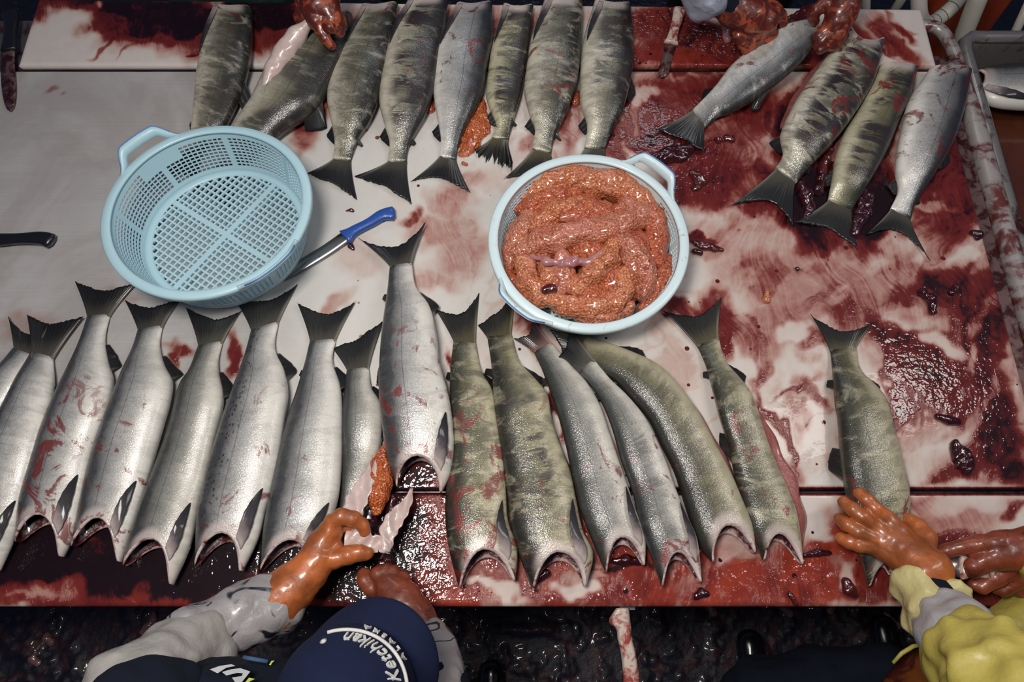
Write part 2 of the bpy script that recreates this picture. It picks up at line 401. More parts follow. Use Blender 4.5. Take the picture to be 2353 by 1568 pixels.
def table_mat(name, kind):
    m = Mat(name); p = m.pos(); b = m.attr('blood').outputs['Fac']
    n1 = m.noise(p, 22, 7, 0.62, 0.8); n2 = m.noise(m.mapv(m.nd('ShaderNodeVectorMath', {0: p, 1: m.nd('ShaderNodeVectorMath', {0: m.nd('ShaderNodeTexNoise', {'Vector': p, 'Scale': 3.5, 'Detail': 2.0}).outputs[1], 3: 0.35}, operation='SCALE').outputs[0]}, operation='ADD').outputs[0], (70, 9, 1), rot=(0, 0, 0.5)), 1.0, 5, 0.65, 0.8); n3 = m.noise(p, 95, 4, 0.6)
    x = m.math('ADD', b, m.math('MULTIPLY', m.math('SUBTRACT', n1, 0.5), m.math('MULTIPLY_ADD', b, 0.75, 0.05)))
    x = m.math('ADD', x, m.math('MULTIPLY', m.math('SUBTRACT', n2, 0.5), m.math('MULTIPLY', m.rng(b, 0.0, 0.5), 0.55)))
    x = m.math('ADD', x, m.math('MULTIPLY', m.math('SUBTRACT', n3, 0.5), m.math('MULTIPLY', b, 0.25)))
    vd = m.voro(p, 36); vr = m.nd('ShaderNodeSeparateColor', {0: vd.outputs['Color']})
    drop = m.math('MULTIPLY', m.rng(m.math('SUBTRACT', vd.outputs[0], m.math('MULTIPLY', vr.outputs[0], 0.20)), 0.03, 0.0), m.rng(vr.outputs[1], 0.74, 0.78))
    drop = m.math('MULTIPLY', drop, m.attr('splat').outputs['Fac'])
    x = m.math('MAXIMUM', x, m.math('MULTIPLY', drop, 0.85))
    if kind == 'steel':
        fl = m.attr('pale_right').outputs['Fac']
        br = m.noise(m.mapv(p, (3, 240, 1)), 1.0, 4, 0.7); br2 = m.noise(p, 7, 4, 0.6)
        stc = m.mix(br2, (0.62, 0.60, 0.59), (0.46, 0.445, 0.44)); stc = m.mix(m.math('MULTIPLY', br, 0.35), stc, (0.18, 0.17, 0.175)); stc = m.mix(m.math('MULTIPLY', m.rng(m.noise(p, 3.2, 6, 0.68, 0.8), 0.42, 0.68), 0.38), stc, (0.26, 0.215, 0.195))
        base = m.mix(m.math('MULTIPLY', fl, m.rng(n1, 0.2, 0.5, 0.75, 1.0)), stc, (0.62, 0.605, 0.575))
    else:
        base = m.mix(m.noise(p, 30, 3), (0.66, 0.60, 0.565), (0.55, 0.49, 0.465)); br = m.noise(m.mapv(p, (220, 12, 1), rot=(0, 0, 0.6)), 1.0, 3)
    col = m.ramp(x, [(0.0, (1, 1, 1)), (0.12, (0.88, 0.74, 0.70)), (0.26, (0.66, 0.38, 0.34)), (0.42, (0.42, 0.12, 0.10)), (0.58, (0.24, 0.034, 0.030)), (0.76, (0.10, 0.010, 0.012)), (0.95, (0.012, 0.003, 0.005))])
    col = m.mix(1.0, base, col, 'MULTIPLY')
    red = m.rng(x, 0.30, 0.55)
    warm = m.mix(m.rng(x, 0.58, 0.88), m.mix(m.math('MULTIPLY', m.attr('fresh').outputs['Fac'], m.rng(m.noise(p, 9, 5, 0.65, 1.0), 0.30, 0.62)), (0.125, 0.013, 0.013), (0.31, 0.036, 0.016)), (0.010, 0.003, 0.006))
    col = m.mix(m.math('MULTIPLY', red, 0.80), col, warm)
    rip = m.noise(p, 52, 2, 0.5, 0.3); rip2 = m.noise(p, 120, 1, 0.5)
    hb = m.math('ADD', m.math('MULTIPLY', rip, m.math('MULTIPLY_ADD', red, 1.0, 0.15)), m.math('MULTIPLY', rip2, m.math('MULTIPLY_ADD', red, 0.5, 0.1)))
    m.set(color=col, rough=m.rng(x, 0.05, 0.5, 0.42 if kind == 'steel' else 0.48, 0.5), metal=(m.math('MULTIPLY', m.math('SUBTRACT', 1.0, m.rng(x, 0.1, 0.35)), m.math('MULTIPLY_ADD', fl, -0.12, 0.16)) if kind == 'steel' else 0.0),
          coat=m.math('MULTIPLY_ADD', red, 0.5, 0.25), coatr=0.04, normal=m.bump(br, 0.10, 0.001), cnormal=m.bump(hb, 0.9, 0.0014 if kind == 'steel' else 0.0027), spec=m.rng(x, 0.2, 0.6, 0.4, 0.10))
    return m.m
def glove_mat(name, col, stain, amt):
    m = Mat(name); p = m.pos(); n = m.noise(p, 16, 5, 0.6, 0.5); n2 = m.noise(p, 34, 6, 0.65, 1.0)
    c = m.mix(m.rng(n, 0.35, 0.65), col, tuple(q * 0.5 for q in col))
    k = m.rng(n2, 0.80 - amt * 0.45, 0.90 - amt * 0.45)
    c = m.mix(k, c, stain)
    w = m.noise(m.mapv(p, (50, 50, 50)), 1.0, 4, 0.6, 1.0)
    m.set(color=c, rough=0.42, coat=0.35, coatr=0.13, normal=m.bump(w, 0.30, 0.004))
    return m.m
def ink_sleeve(name, col, ink=1.0):
    m = Mat(name); p = m.pos(); n = m.noise(p, 9, 2, 0.4, 0.6)
    k = m.math('MULTIPLY', m.rng(m.math('ABSOLUTE', m.math('SUBTRACT', n, 0.5)), 0.022, 0.010), m.rng(m.noise(p, 15, 2), 0.46, 0.52))
    k = m.math('MAXIMUM', k, m.math('MULTIPLY', m.rng(m.math('ABSOLUTE', m.math('SUBTRACT', m.noise(m.mapv(p, (1, 1, 1), (3, 7, 2)), 13, 2, 0.4, 0.8), 0.5)), 0.020, 0.009), m.rng(m.noise(p, 12, 2), 0.55, 0.60)))
    c = m.mix(m.noise(p, 24, 4), col, tuple(q * 0.6 for q in col)); c = m.mix(m.math('MULTIPLY', k, ink), c, (0.012, 0.011, 0.022))
    m.set(color=c, rough=0.42, coat=0.35, coatr=0.15, normal=m.bump(m.noise(p, 34, 5, 0.6, 0.8), 0.5, 0.006), sss=0.1)
    return m.m
def cloth(name, col, scale=900.0):
    m = Mat(name); p = m.pos(); w = m.noise(p, scale, 2)
    m.set(color=m.mix(m.noise(p, 30, 4), col, tuple(q * 0.6 for q in col)), rough=0.9, spec=0.2, normal=m.bump(m.math('ADD', w, m.noise(p, 22, 4)), 0.3, 0.003))
    return m.m
def floor_mat():
    m = Mat('wet_floor'); p = m.pos(); n = m.noise(p, 5, 6, 0.65, 0.6); n2 = m.noise(p, 26, 5, 0.65)
    c = m.ramp(n, [(0.0, (0.005, 0.006, 0.016)), (0.5, (0.006, 0.006, 0.012)), (0.66, (0.018, 0.007, 0.010)), (0.8, (0.05, 0.012, 0.012)), (1.0, (0.03, 0.01, 0.01))])
    m.set(color=c, rough=0.22, coat=0.5, coatr=0.06, normal=m.bump(m.math('ADD', m.noise(p, 34, 3, 0.6), m.math('MULTIPLY', m.noise(p, 95, 3), 0.4)), 1.0, 0.018))
    return m.m

MT = dict(
    fin=fin_mat('tail_fin_dark', (0.008, 0.008, 0.010), (0.060, 0.055, 0.042)),
    finolive=fin_mat('tail_fin_olive', (0.009, 0.009, 0.009), (0.080, 0.070, 0.038)),
    finred=fin_mat('tail_fin_reddish', (0.030, 0.016, 0.018), (0.20, 0.11, 0.10)),
    pec=pec_mat(), flesh=flesh_mat(),
    flap=gut_mat('belly_flesh', (0.46, 0.18, 0.16), (0.20, 0.03, 0.03), 45, 0.25),
    paleflap=gut_mat('pale_belly', (0.66, 0.56, 0.53), (0.50, 0.33, 0.30), 28, 0.3),
    clot=gut_mat('clotted_blood', (0.012, 0.003, 0.006), (0.05, 0.006, 0.010), 40, 0.10),
    liver=gut_mat('liver', (0.10, 0.014, 0.014), (0.03, 0.004, 0.007), 40, 0.15),
    gutpink=gut_mat('membrane', (0.50, 0.26, 0.26), (0.28, 0.08, 0.09), 50, 0.2),
    roe=roe_mat('roe_orange', (0.56, 0.165, 0.070), (0.66, 0.27, 0.13)),
    roedark=roe_mat('roe_deep', (0.42, 0.085, 0.034), (0.56, 0.155, 0.065)),
    roespill=roe_mat('roe_spill', (0.46, 0.088, 0.018), (0.60, 0.16, 0.040), 200.0),
    roepink=roe_mat('roe_pink', (0.54, 0.165, 0.095), (0.60, 0.245, 0.15)),
    steeltop=table_mat('steel_table_top', 'steel'), board=table_mat('white_cutting_board', 'board'),
    blue=simple('pale_blue_plastic', (0.42, 0.62, 0.70), 0.42, coat=0.15, var=0.06),
    bluew=simple('bluish_white_plastic', (0.62, 0.76, 0.80), 0.40, coat=0.15, var=0.06, dirt=(0.30, 0.12, 0.12), dirt_amt=0.22, dscale=40),
    groove=simple('blue_groove', (0.08, 0.20, 0.42), 0.5),
    steel=simple('knife_steel', (0.42, 0.41, 0.41), 0.28, metal=0.9, dirt=(0.08, 0.02, 0.02), dirt_amt=0.35, dscale=30),
    steeldirty=simple('bloody_steel', (0.20, 0.12, 0.12), 0.3, metal=0.5, coat=0.4, dirt=(0.05, 0.008, 0.008), dirt_amt=0.7, dscale=30),
    rail=simple('tray_steel', (0.36, 0.33, 0.32), 0.36, metal=0.25, coat=0.3, dirt=(0.13, 0.030, 0.028), dirt_amt=0.62, dscale=22, bump=0.2, scale=50),
    raildark=simple('tub_steel', (0.32, 0.30, 0.29), 0.30, metal=0.6, coat=0.3, dirt=(0.07, 0.012, 0.012), dirt_amt=0.5, dscale=14),
    black=simple('black_handle', (0.008, 0.008, 0.012), 0.35, coat=0.4),
    bluehandle=simple('blue_handle', (0.018, 0.075, 0.34), 0.40, coat=0.2, dirt=(0.03, 0.01, 0.02), dirt_amt=0.10, dscale=60, bump=0.2, scale=160),
    whitehandle=simple('white_handle', (0.66, 0.54, 0.47), 0.35, coat=0.5, dirt=(0.34, 0.06, 0.045), dirt_amt=0.62, dscale=45, bump=0.25, scale=90),
    engrave=simple('engraving', (0.22, 0.04, 0.03), 0.5),
    glove=glove_mat('orange_glove', (0.46, 0.125, 0.034), (0.20, 0.030, 0.012), 0.30),
    gloveb=glove_mat('bloody_orange_glove', (0.34, 0.068, 0.024), (0.085, 0.010, 0.007), 0.85),
    gloved=glove_mat('brown_orange_glove', (0.26, 0.056, 0.026), (0.08, 0.012, 0.010), 0.5),
    sleeve=ink_sleeve('grey_plastic_sleeve', (0.36, 0.34, 0.35)),
    sleevelight=ink_sleeve('pale_grey_sleeve', (0.40, 0.38, 0.36), 0.0),
    sleevewhite=ink_sleeve('white_plastic_cuff', (0.46, 0.44, 0.45), 0.0),
    sleeveblue=ink_sleeve('bluish_plastic_sleeve', (0.34, 0.37, 0.47), 0.3),
    cream=simple('cream_rubber_sleeve', (0.60, 0.52, 0.24), 0.40, coat=0.5, coatr=0.15, bump=0.5, scale=22, dist=0.012),
    yellow=simple('yellow_oilskin', (0.50, 0.415, 0.09), 0.5, coat=0.15, coatr=0.25, bump=0.5, scale=13, dist=0.016),
    navy=cloth('navy_cloth', (0.006, 0.009, 0.020)), cap=cloth('cap_cloth', (0.0085, 0.0135, 0.046)),
    thread=cloth('white_thread', (0.70, 0.70, 0.68)), neon=cloth('neon_print', (0.55, 0.62, 0.10)), skinp=simple('face_skin', (0.45, 0.26, 0.19), 0.5, sss=0.1),
    lettering=cloth('white_print', (0.50, 0.51, 0.53)), bluestrap=cloth('blue_strap', (0.06, 0.12, 0.24)),
    green=simple('dark_green_oilskin', (0.008, 0.026, 0.018), 0.35, coat=0.3, bump=0.3, scale=14, dist=0.01),
    rubber=simple('black_rubber', (0.006, 0.006, 0.008), 0.22, coat=0.6),
    apron=simple('brown_orange_apron', (0.20, 0.060, 0.015), 0.28, coat=0.6, dirt=(0.05, 0.010, 0.008), dirt_amt=0.6, dscale=14, bump=0.3, scale=22, dist=0.006),
    floor=floor_mat(), pipe=simple('white_pipe', (0.52, 0.50, 0.44), 0.4, coat=0.2, dirt=(0.10, 0.07, 0.05), dirt_amt=0.18, dscale=22),
    orange=simple('orange_plastic', (0.38, 0.055, 0.018), 0.45, coat=0.2), water=gut_mat('bloody_water', (0.050, 0.012, 0.008), (0.12, 0.035, 0.015), 9, 0.06),
    tableside=simple('table_frame_steel', (0.16, 0.15, 0.16), 0.4, metal=0.6, dirt=(0.06, 0.01, 0.01), dirt_amt=0.5),
    scrap=gut_mat('fish_scrap', (0.30, 0.17, 0.15), (0.12, 0.03, 0.03), 50, 0.3), stickg=simple('grey_flesh', (0.30, 0.22, 0.23), 0.3, coat=0.5),
    waste=simple('wet_waste', (0.008, 0.007, 0.016), 0.55, coat=0.35, coatr=0.05, bump=0.6, scale=70, dist=0.006, dirt=(0.045, 0.010, 0.012), dirt_amt=0.55, dscale=22),
    void=simple('rib_groove', (0.10, 0.09, 0.08), 0.6),
)
# ---------------------------------------------------------------- floor
fl = mesh_obj('floor', [(-4, -3, 0), (4, -3, 0), (4, 4, 0), (-4, 4, 0)], [(0, 1, 2, 3)], MT['floor'], smooth=False)
fl['kind'] = 'structure'

# ---------------------------------------------------------------- blood lying on the work surfaces
# strokes: centre x, y, half axes, angle, thickness (in the picture's pixels, carried to the table)
STR = [
    # back board, left part
    (330, 18, 320, 46, 2, 0.90), (560, 30, 170, 46, 0, 1.10), (400, 50, 260, 22, 4, 0.95), (250, 60, 100, 30, 12, 0.7), (300, 78, 130, 34, 8, 0.6), (480, 95, 180, 40, 4, 0.52), (600, 90, 120, 45, 0, 0.55), (370, 60, 90, 22, 0, 0.85), (620, 55, 120, 30, 0, 0.95), (250, 100, 45, 6, -30, 0.85), (330, 105, 40, 6, -40, 0.7), (430, 120, 20, 5, 0, 0.8),
    # back board, right part
    (1560, 70, 140, 48, 0, 0.72), (1540, 130, 150, 40, 0, 0.58), (1680, 110, 160, 55, 0, 0.66), (1900, 120, 120, 60, 0, 0.70), (2040, 80, 60, 35, 30, 0.50), (2080, 120, 70, 30, 40, 0.52), (2100, 60, 25, 10, 0, 0.4),
    (1000, 60, 300, 60, 0, 0.4),
    # sheet, top right
    (1520, 230, 140, 60, 8, 0.40), (1480, 260, 60, 60, 0, 0.36), (1640, 200, 130, 45, 0, 0.55), (1700, 290, 120, 70, -35, 0.52), (1560, 330, 110, 40, 0, 0.72), (1640, 340, 120, 50, 20, 0.60), (1740, 380, 120, 60, 30, 0.58), (1880, 260, 80, 190, 20, 0.82), (1860, 470, 70, 120, 10, 0.86), (1990, 470, 60, 120, 8, 0.72), (1980, 330, 60, 160, 18, 0.74), (2000, 480, 45, 70, 0, 0.95),
    (1620, 430, 80, 60, 30, 0.56), (1560, 250, 150, 90, 0, 0.44), (1700, 400, 130, 60, 20, 0.62), (2080, 60, 60, 14, 40, 0.6), (2070, 110, 80, 10, 35, 0.66), (2060, 140, 60, 8, 30, 0.62), (1600, 560, 60, 16, 15, 0.60), (1700, 460, 60, 25, 20, 0.34), (2150, 430, 90, 110, 0, 0.55), (2120, 520, 70, 30, -10, 0.44), (2210, 420, 60, 150, 10, 0.62), (2000, 560, 120, 35, 10, 0.40),
    # sheet, middle
    (1420, 330, 40, 60, 0, 0.50), (1060, 460, 60, 30, 0, 0.22), (1020, 520, 90, 30, -20, 0.24), (960, 510, 40, 16, -30, 0.42), (1070, 560, 70, 60, 0, 0.20), (1000, 630, 80, 30, 0, 0.18), (1640, 590, 60, 30, 0, 0.24), (1700, 560, 140, 60, 0, 0.15), (1800, 640, 160, 90, 10, 0.20), (1900, 620, 90, 60, 20, 0.24), (1780, 740, 110, 60, -20, 0.24), (1760, 830, 60, 14, -60, 0.26), (1640, 750, 50, 60, 0, 0.40), (1660, 790, 22, 45, 5, 0.50), (1570, 720, 50, 20, 20, 0.42),
    (1980, 700, 90, 90, 0, 0.28), (2080, 640, 80, 60, 0, 0.24), (2120, 760, 120, 110, -20, 0.45), (2200, 680, 70, 60, 0, 0.66), (2270, 760, 60, 140, 10, 0.70), (2130, 850, 110, 60, 20, 0.62), (2080, 800, 60, 40, 0, 0.68), (2240, 880, 90, 90, 20, 0.60), (2280, 1000, 80, 130, 0, 0.68), (2180, 950, 70, 60, -30, 0.50), (2110, 940, 50, 70, 20, 0.44), (2200, 1080, 100, 40, 0, 0.55), (2320, 1080, 60, 60, 0, 0.74), (2060, 880, 30, 120, -12, 0.50), (2060, 1060, 60, 40, 0, 0.28), (1880, 900, 70, 20, 50, 0.34), (1840, 880, 60, 10, -15, 0.32),
    (1900, 780, 50, 14, 30, 0.28), (1820, 1080, 40, 30, 20, 0.24), (1830, 960, 30, 60, 0, 0.14),
    # sheet, under the front row
    (400, 800, 40, 22, 0, 0.44), (380, 830, 14, 30, 0, 0.46), (515, 820, 16, 60, 8, 0.62), (1040, 840, 12, 60, 0, 0.62), (1040, 1000, 14, 200, 3, 0.70), (960, 1080, 70, 45, 0, 0.80), (870, 1120, 70, 60, 0, 0.85), (1270, 950, 14, 120, -14, 0.72), (720, 300, 40, 60, 30, 0.40), (640, 305, 50, 16, -20, 0.45), (1000, 250, 20, 40, 0, 0.55), (1320, 230, 20, 30, 0, 0.55), (745, 235, 20, 20, 0, 0.60), (1210, 310, 40, 30, 0, 0.22), (1290, 290, 30, 60, 0, 0.30),
    (130, 205, 22, 8, 0, 0.28), (170, 222, 16, 5, 0, 0.26), (1090, 420, 40, 20, 0, 0.16), (1200, 640, 30, 60, 0, 0.24), (1220, 720, 30, 60, 0, 0.42), (1680, 1000, 14, 140, -20, 0.5), (1790, 990, 12, 120, -24, 0.46),
    (60, 760, 60, 40, 0, 0.14), (280, 660, 40, 14, 0, 0.12), (830, 600, 60, 50, 0, 0.10), (780, 720, 60, 20, -40, 0.22),
    # front board, dark end
    (150, 1260, 380, 125, 0, 1.06), (450, 1290, 300, 100, 0, 1.08), (700, 1290, 200, 110, 0, 1.10), (860, 1280, 80, 160, 0, 1.2), (200, 1385, 700, 30, 0, 0.60), (840, 1370, 130, 50, 0, 0.85), (640, 1200, 500, 60, 0, 0.9),
    # front board, bright end
    (980, 1260, 75, 150, 0, 0.68), (960, 1180, 60, 60, 0, 0.66), (930, 1260, 60, 80, 0, 0.82), (1030, 1370, 110, 50, 0, 0.50), (1150, 1300, 140, 110, 0, 0.48), (1130, 1360, 90, 40, 0, 0.42), (1280, 1330, 120, 80, 0, 0.50), (1450, 1330, 220, 80, 0, 0.56), (1430, 1240, 120, 60, 0, 0.60), (1430, 1285, 90, 16, 0, 0.90), (1650, 1320, 220, 90, 0, 0.54), (1720, 1360, 200, 50, 0, 0.52), (1850, 1310, 130, 90, 0, 0.58), (1880, 1270, 80, 22, 10, 0.66), (1940, 1370, 140, 40, 0, 0.52), (1960, 1220, 70, 70, 0, 0.54), (1200, 1200, 200, 80, 0, 0.55), (1890, 1180, 60, 40, 0, 0.12), (1990, 1330, 60, 60, 0, 0.6),
    (2150, 1200, 150, 60, 10, 0.30), (2130, 1180, 60, 30, 0, 0.34), (2280, 1180, 90, 30, -20, 0.20), (2330, 1190, 40, 20, -20, 0.5), (2200, 1330, 200, 80, 0, 0.80),
]
PALE = [  # wiped, paler swipes: centre, half axes, angle, amount
    (250, 110, 200, 22, 0, 0.5), (130, 110, 80, 55, 0, 0.9), (205, 35, 12, 16, 10, 0.7), (2105, 40, 60, 22, 0, 0.9), (2040, 165, 60, 20, 30, 0.8), (2110, 170, 60, 20, 20, 0.6), (1500, 150, 90, 10, -4, 0.35), (1480, 260, 16, 70, -4, 0.6), (1520, 215, 60, 18, -10, 0.6), (1680, 300, 50, 70, -40, 0.35), (1760, 340, 50, 70, -30, 0.5), (1700, 430, 30, 60, 40, 0.6), (2060, 560, 60, 40, 0, 0.6), (2120, 470, 70, 14, 10, 0.6),
    (2170, 800, 60, 22, 20, 0.9), (2090, 740, 60, 26, 10, 0.9), (2150, 730, 40, 50, 20, 0.6), (2230, 830, 14, 60, 30, 0.8), (2120, 990, 40, 50, 0, 0.9), (2110, 1060, 60, 50, 0, 0.8), (2270, 720, 16, 70, 25, 0.6), (2190, 1000, 30, 60, 30, 0.5), (1830, 750, 40, 18, 0, 0.9), (1920, 690, 30, 40, 10, 0.7), (2260, 920, 12, 80, 28, 0.55), (2280, 1150, 80, 30, -10, 0.5),
    (90, 1365, 50, 22, -30, 0.34), (150, 1355, 60, 26, -40, 0.34), (330, 1340, 50, 30, -20, 0.32), (200, 1250, 60, 20, 0, 0.2), (60, 1380, 60, 10, 0, 0.3), (620, 1330, 60, 20, -20, 0.25), (1110, 1350, 70, 16, 20, 0.85), (1310, 1335, 28, 30, 0, 0.9), (1195, 1375, 50, 16, 0, 0.8), (1330, 1300, 40, 12, 0, 0.5), (1850, 1180, 60, 50, 0, 0.9), (1880, 1220, 40, 30, 20, 0.7), (1925, 1350, 24, 36, 0, 0.7), (1900, 1300, 30, 40, 20, 0.4), (1600, 1330, 60, 30, -20, 0.3), (1690, 1260, 40, 30, 0, 0.5), (2230, 1170, 110, 26, -8, 0.6),
]
def blood_at(px, py):
    n = fbm(px / 150, py / 150, 3, 4); n2 = fbm(px / 150, py / 150, 11, 4)
    m1 = fbm(px / 42, py / 42, 21, 3); m2 = fbm(px / 42, py / 42, 31, 3)
    x = px + (n - 0.5) * 120 + (m1 - 0.5) * 46; y = py + (n2 - 0.5) * 90 + (m2 - 0.5) * 46
    v = np.zeros_like(px)
    for cx, cy, rx, ry, a, s in STR:
        c, d = math.cos(math.radians(a)), math.sin(math.radians(a))
        u, w = (x - cx) * c + (y - cy) * d, -(x - cx) * d + (y - cy) * c
        q = np.sqrt((u / rx) ** 2 + (w / ry) ** 2)
        v = np.maximum(v, s * sstep(1.42, 0.50, q))
    for cx, cy, rx, ry, a, s in PALE:
        c, d = math.cos(math.radians(a)), math.sin(math.radians(a))
        u, w = (x - cx) * c + (y - cy) * d, -(x - cx) * d + (y - cy) * c
        q = np.sqrt((u / rx) ** 2 + (w / ry) ** 2)
        v = v * (1 - s * sstep(1.25, 0.5, q))
    zone = sstep(700, 1400, px) * sstep(150, 240, py) * sstep(1130, 1060, py)
    v = v + zone * (0.03 + 0.05 * sstep(1400, 1900, px)) + zone * sstep(0.47, 0.66, fbm(x / 70, y / 70, 51, 5)) * 0.13 * (v < 0.5)
    v = v + zone * sstep(0.035, 0.0, np.abs(fbm(x / 130, y / 130, 71, 3) - 0.5)) * 0.10
    sp = np.clip(sstep(680, 1000, px) * 0.8 + sstep(1130, 1160, py) + sstep(160, 140, py), 0, 1)
    fr = sstep(1130, 1180, py) * sstep(880, 1050, px) * sstep(2050, 1900, px) + 0.30 * sstep(1130, 1180, py) * sstep(900, 700, px) + 0.45 * sstep(170, 150, py) * sstep(1400, 1500, px)
    pale_right = sstep(420, 900, px + (n - 0.5) * 300 + (py - 600) * 0.12)  # table top turns paler towards the right
    return v, sp, np.clip(fr, 0, 1), np.clip(pale_right, 0, 1)

def slab(name, x0, x1, y0, y1, ztop, th, step, mat, parent, lip=0.004, skew=0.0, gap=(0, 0)):
    nx = int((x1 - x0) / step) + 1; ny = int((y1 - y0) / step) + 1
    X, Y = np.meshgrid(np.linspace(x0, x1, nx), np.linspace(y0, y1, ny), indexing='ij')
    Z = np.full_like(X, ztop)
    ed = np.minimum(np.minimum(X - x0, x1 - X), np.minimum(Y - y0, y1 - Y))
    Y = Y - skew * (X - x0) / (x1 - x0) * (Y - y0) / (y1 - y0)
    px, py = to_px(X, Y, Z)
    b, sp, fr, pale_right = blood_at(px.ravel(), py.ravel())
    if gap[0]: b = np.maximum(b, 0.93 * (1 - sstep(0.004, 0.011, (np.meshgrid(np.linspace(x0, x1, nx), np.linspace(y0, y1, ny), indexing='ij')[1] - y0).ravel())))  # darkness of the gap painted onto the edges beside it, through the blood value
    if gap[1]: b = np.maximum(b, 0.93 * (1 - sstep(0.002, 0.009, (y1 - np.meshgrid(np.linspace(x0, x1, nx), np.linspace(y0, y1, ny), indexing='ij')[1]).ravel())))
    Z = Z - lip * (1 - sstep(0, 0.006, ed)) + (fbm(X * 30, Y * 30, 5, 2) - 0.5) * 0.0006
    V = np.stack([X.ravel(), Y.ravel(), Z.ravel()], 1).tolist()
    ix = lambda i, j: i * ny + j
    Fc = [(ix(i, j), ix(i + 1, j), ix(i + 1, j + 1), ix(i, j + 1)) for i in range(nx - 1) for j in range(ny - 1)]
    rim = [ix(i, 0) for i in range(nx)] + [ix(nx - 1, j) for j in range(1, ny)] + [ix(i, ny - 1) for i in range(nx - 2, -1, -1)] + [ix(0, j) for j in range(ny - 2, 0, -1)]
    o = len(V)
    V += [(V[r][0], V[r][1], ztop - th) for r in rim]; m = len(rim)
    Fc += [(rim[k], o + k, o + (k + 1) % m, rim[(k + 1) % m]) for k in range(m)]
    Fc.append(tuple(o + k for k in range(m - 1, -1, -1)))
    at = {}
    for nm, ar in (('blood', b), ('splat', sp), ('fresh', fr), ('pale_right', pale_right)):
        at[nm] = ('FLOAT', np.r_[ar, ar[rim]])
    return mesh_obj(name, V, Fc, mat, parent, attrs=at)

XR, XL, YF, YB = 1.105, -1.62, -0.031, 1.452
table = thing('work_table', (0, 0.7, 0), 'long steel fish cutting table smeared with blood, carrying the rows of salmon', 'table')
slab('table_top', XL, XR, 0.190, 1.262, TT, 0.012, 0.0045, MT['steeltop'], table, gap=(1, 0))
fr_ = []
fr_.append(box(((XL + XR) / 2, (YF + YB) / 2, TT - 0.030), (XR - XL - 0.02, YB - YF - 0.02, 0.030)))
mesh_obj('under_frame', *merge(*fr_), MT['tableside'], table, smooth=False)
for x in (XL + 0.08, XR - 0.08):
    for y in (YF + 0.10, YB - 0.08):
        mesh_obj('leg', *tube([(x, y, 0.0), (x, y, TT - 0.046)], [0.022, 0.022], 16), MT['tableside'], table)
tray = spline([(XR + 0.045, YB - 0.16), (XR + 0.060, YB - 0.30), (XR + 0.062, 0.9), (XR + 0.062, 0.5), (XR + 0.062, YF)], 40)
mesh_obj('drain_channel', *box((XR + 0.018, (YF + YB) / 2 - 0.06, TT - 0.020), (0.036, YB - YF - 0.14, 0.012)), MT['steeldirty'], table, smooth=False)
mesh_obj('rolled_edge', *tube([(x, y, TT - 0.012) for x, y in tray], [0.024] * 40, 20), MT['rail'], table)
crn = spline([(XR - 0.02, YB - 0.035), (XR + 0.03, YB - 0.045), (XR + 0.052, YB - 0.10), (XR + 0.060, YB - 0.2)], 16)
mesh_obj('corner_lip', *tube([(x, y, TT - 0.006) for x, y in crn], [0.016] * 16, 14), MT['rail'], table)

bk = slab('cutting_board', -1.272, XR - 0.012, 1.268, 1.492, TT + 0.012, 0.022, 0.0042, MT['board'], None, skew=0.036)
tag(bk, 'long white cutting board along the far edge of the table, bloodied at both ends', 'cutting board', 'white cutting boards on the table')
b1 = slab('cutting_board', XL + 0.02, -0.494, YF, 0.186, TT + 0.008, 0.018, 0.0042, MT['board'], None, gap=(0, 1))
tag(b1, 'cutting board under the heads of the silver salmon, covered in dark blood', 'cutting board', 'white cutting boards on the table')
b2 = slab('cutting_board', -0.492, XR + 0.30, YF, 0.186, TT + 0.008, 0.018, 0.0042, MT['board'], None, gap=(0, 1))
tag(b2, 'long cutting board at the near table edge, washed with bright red blood', 'cutting board', 'white cutting boards on the table')

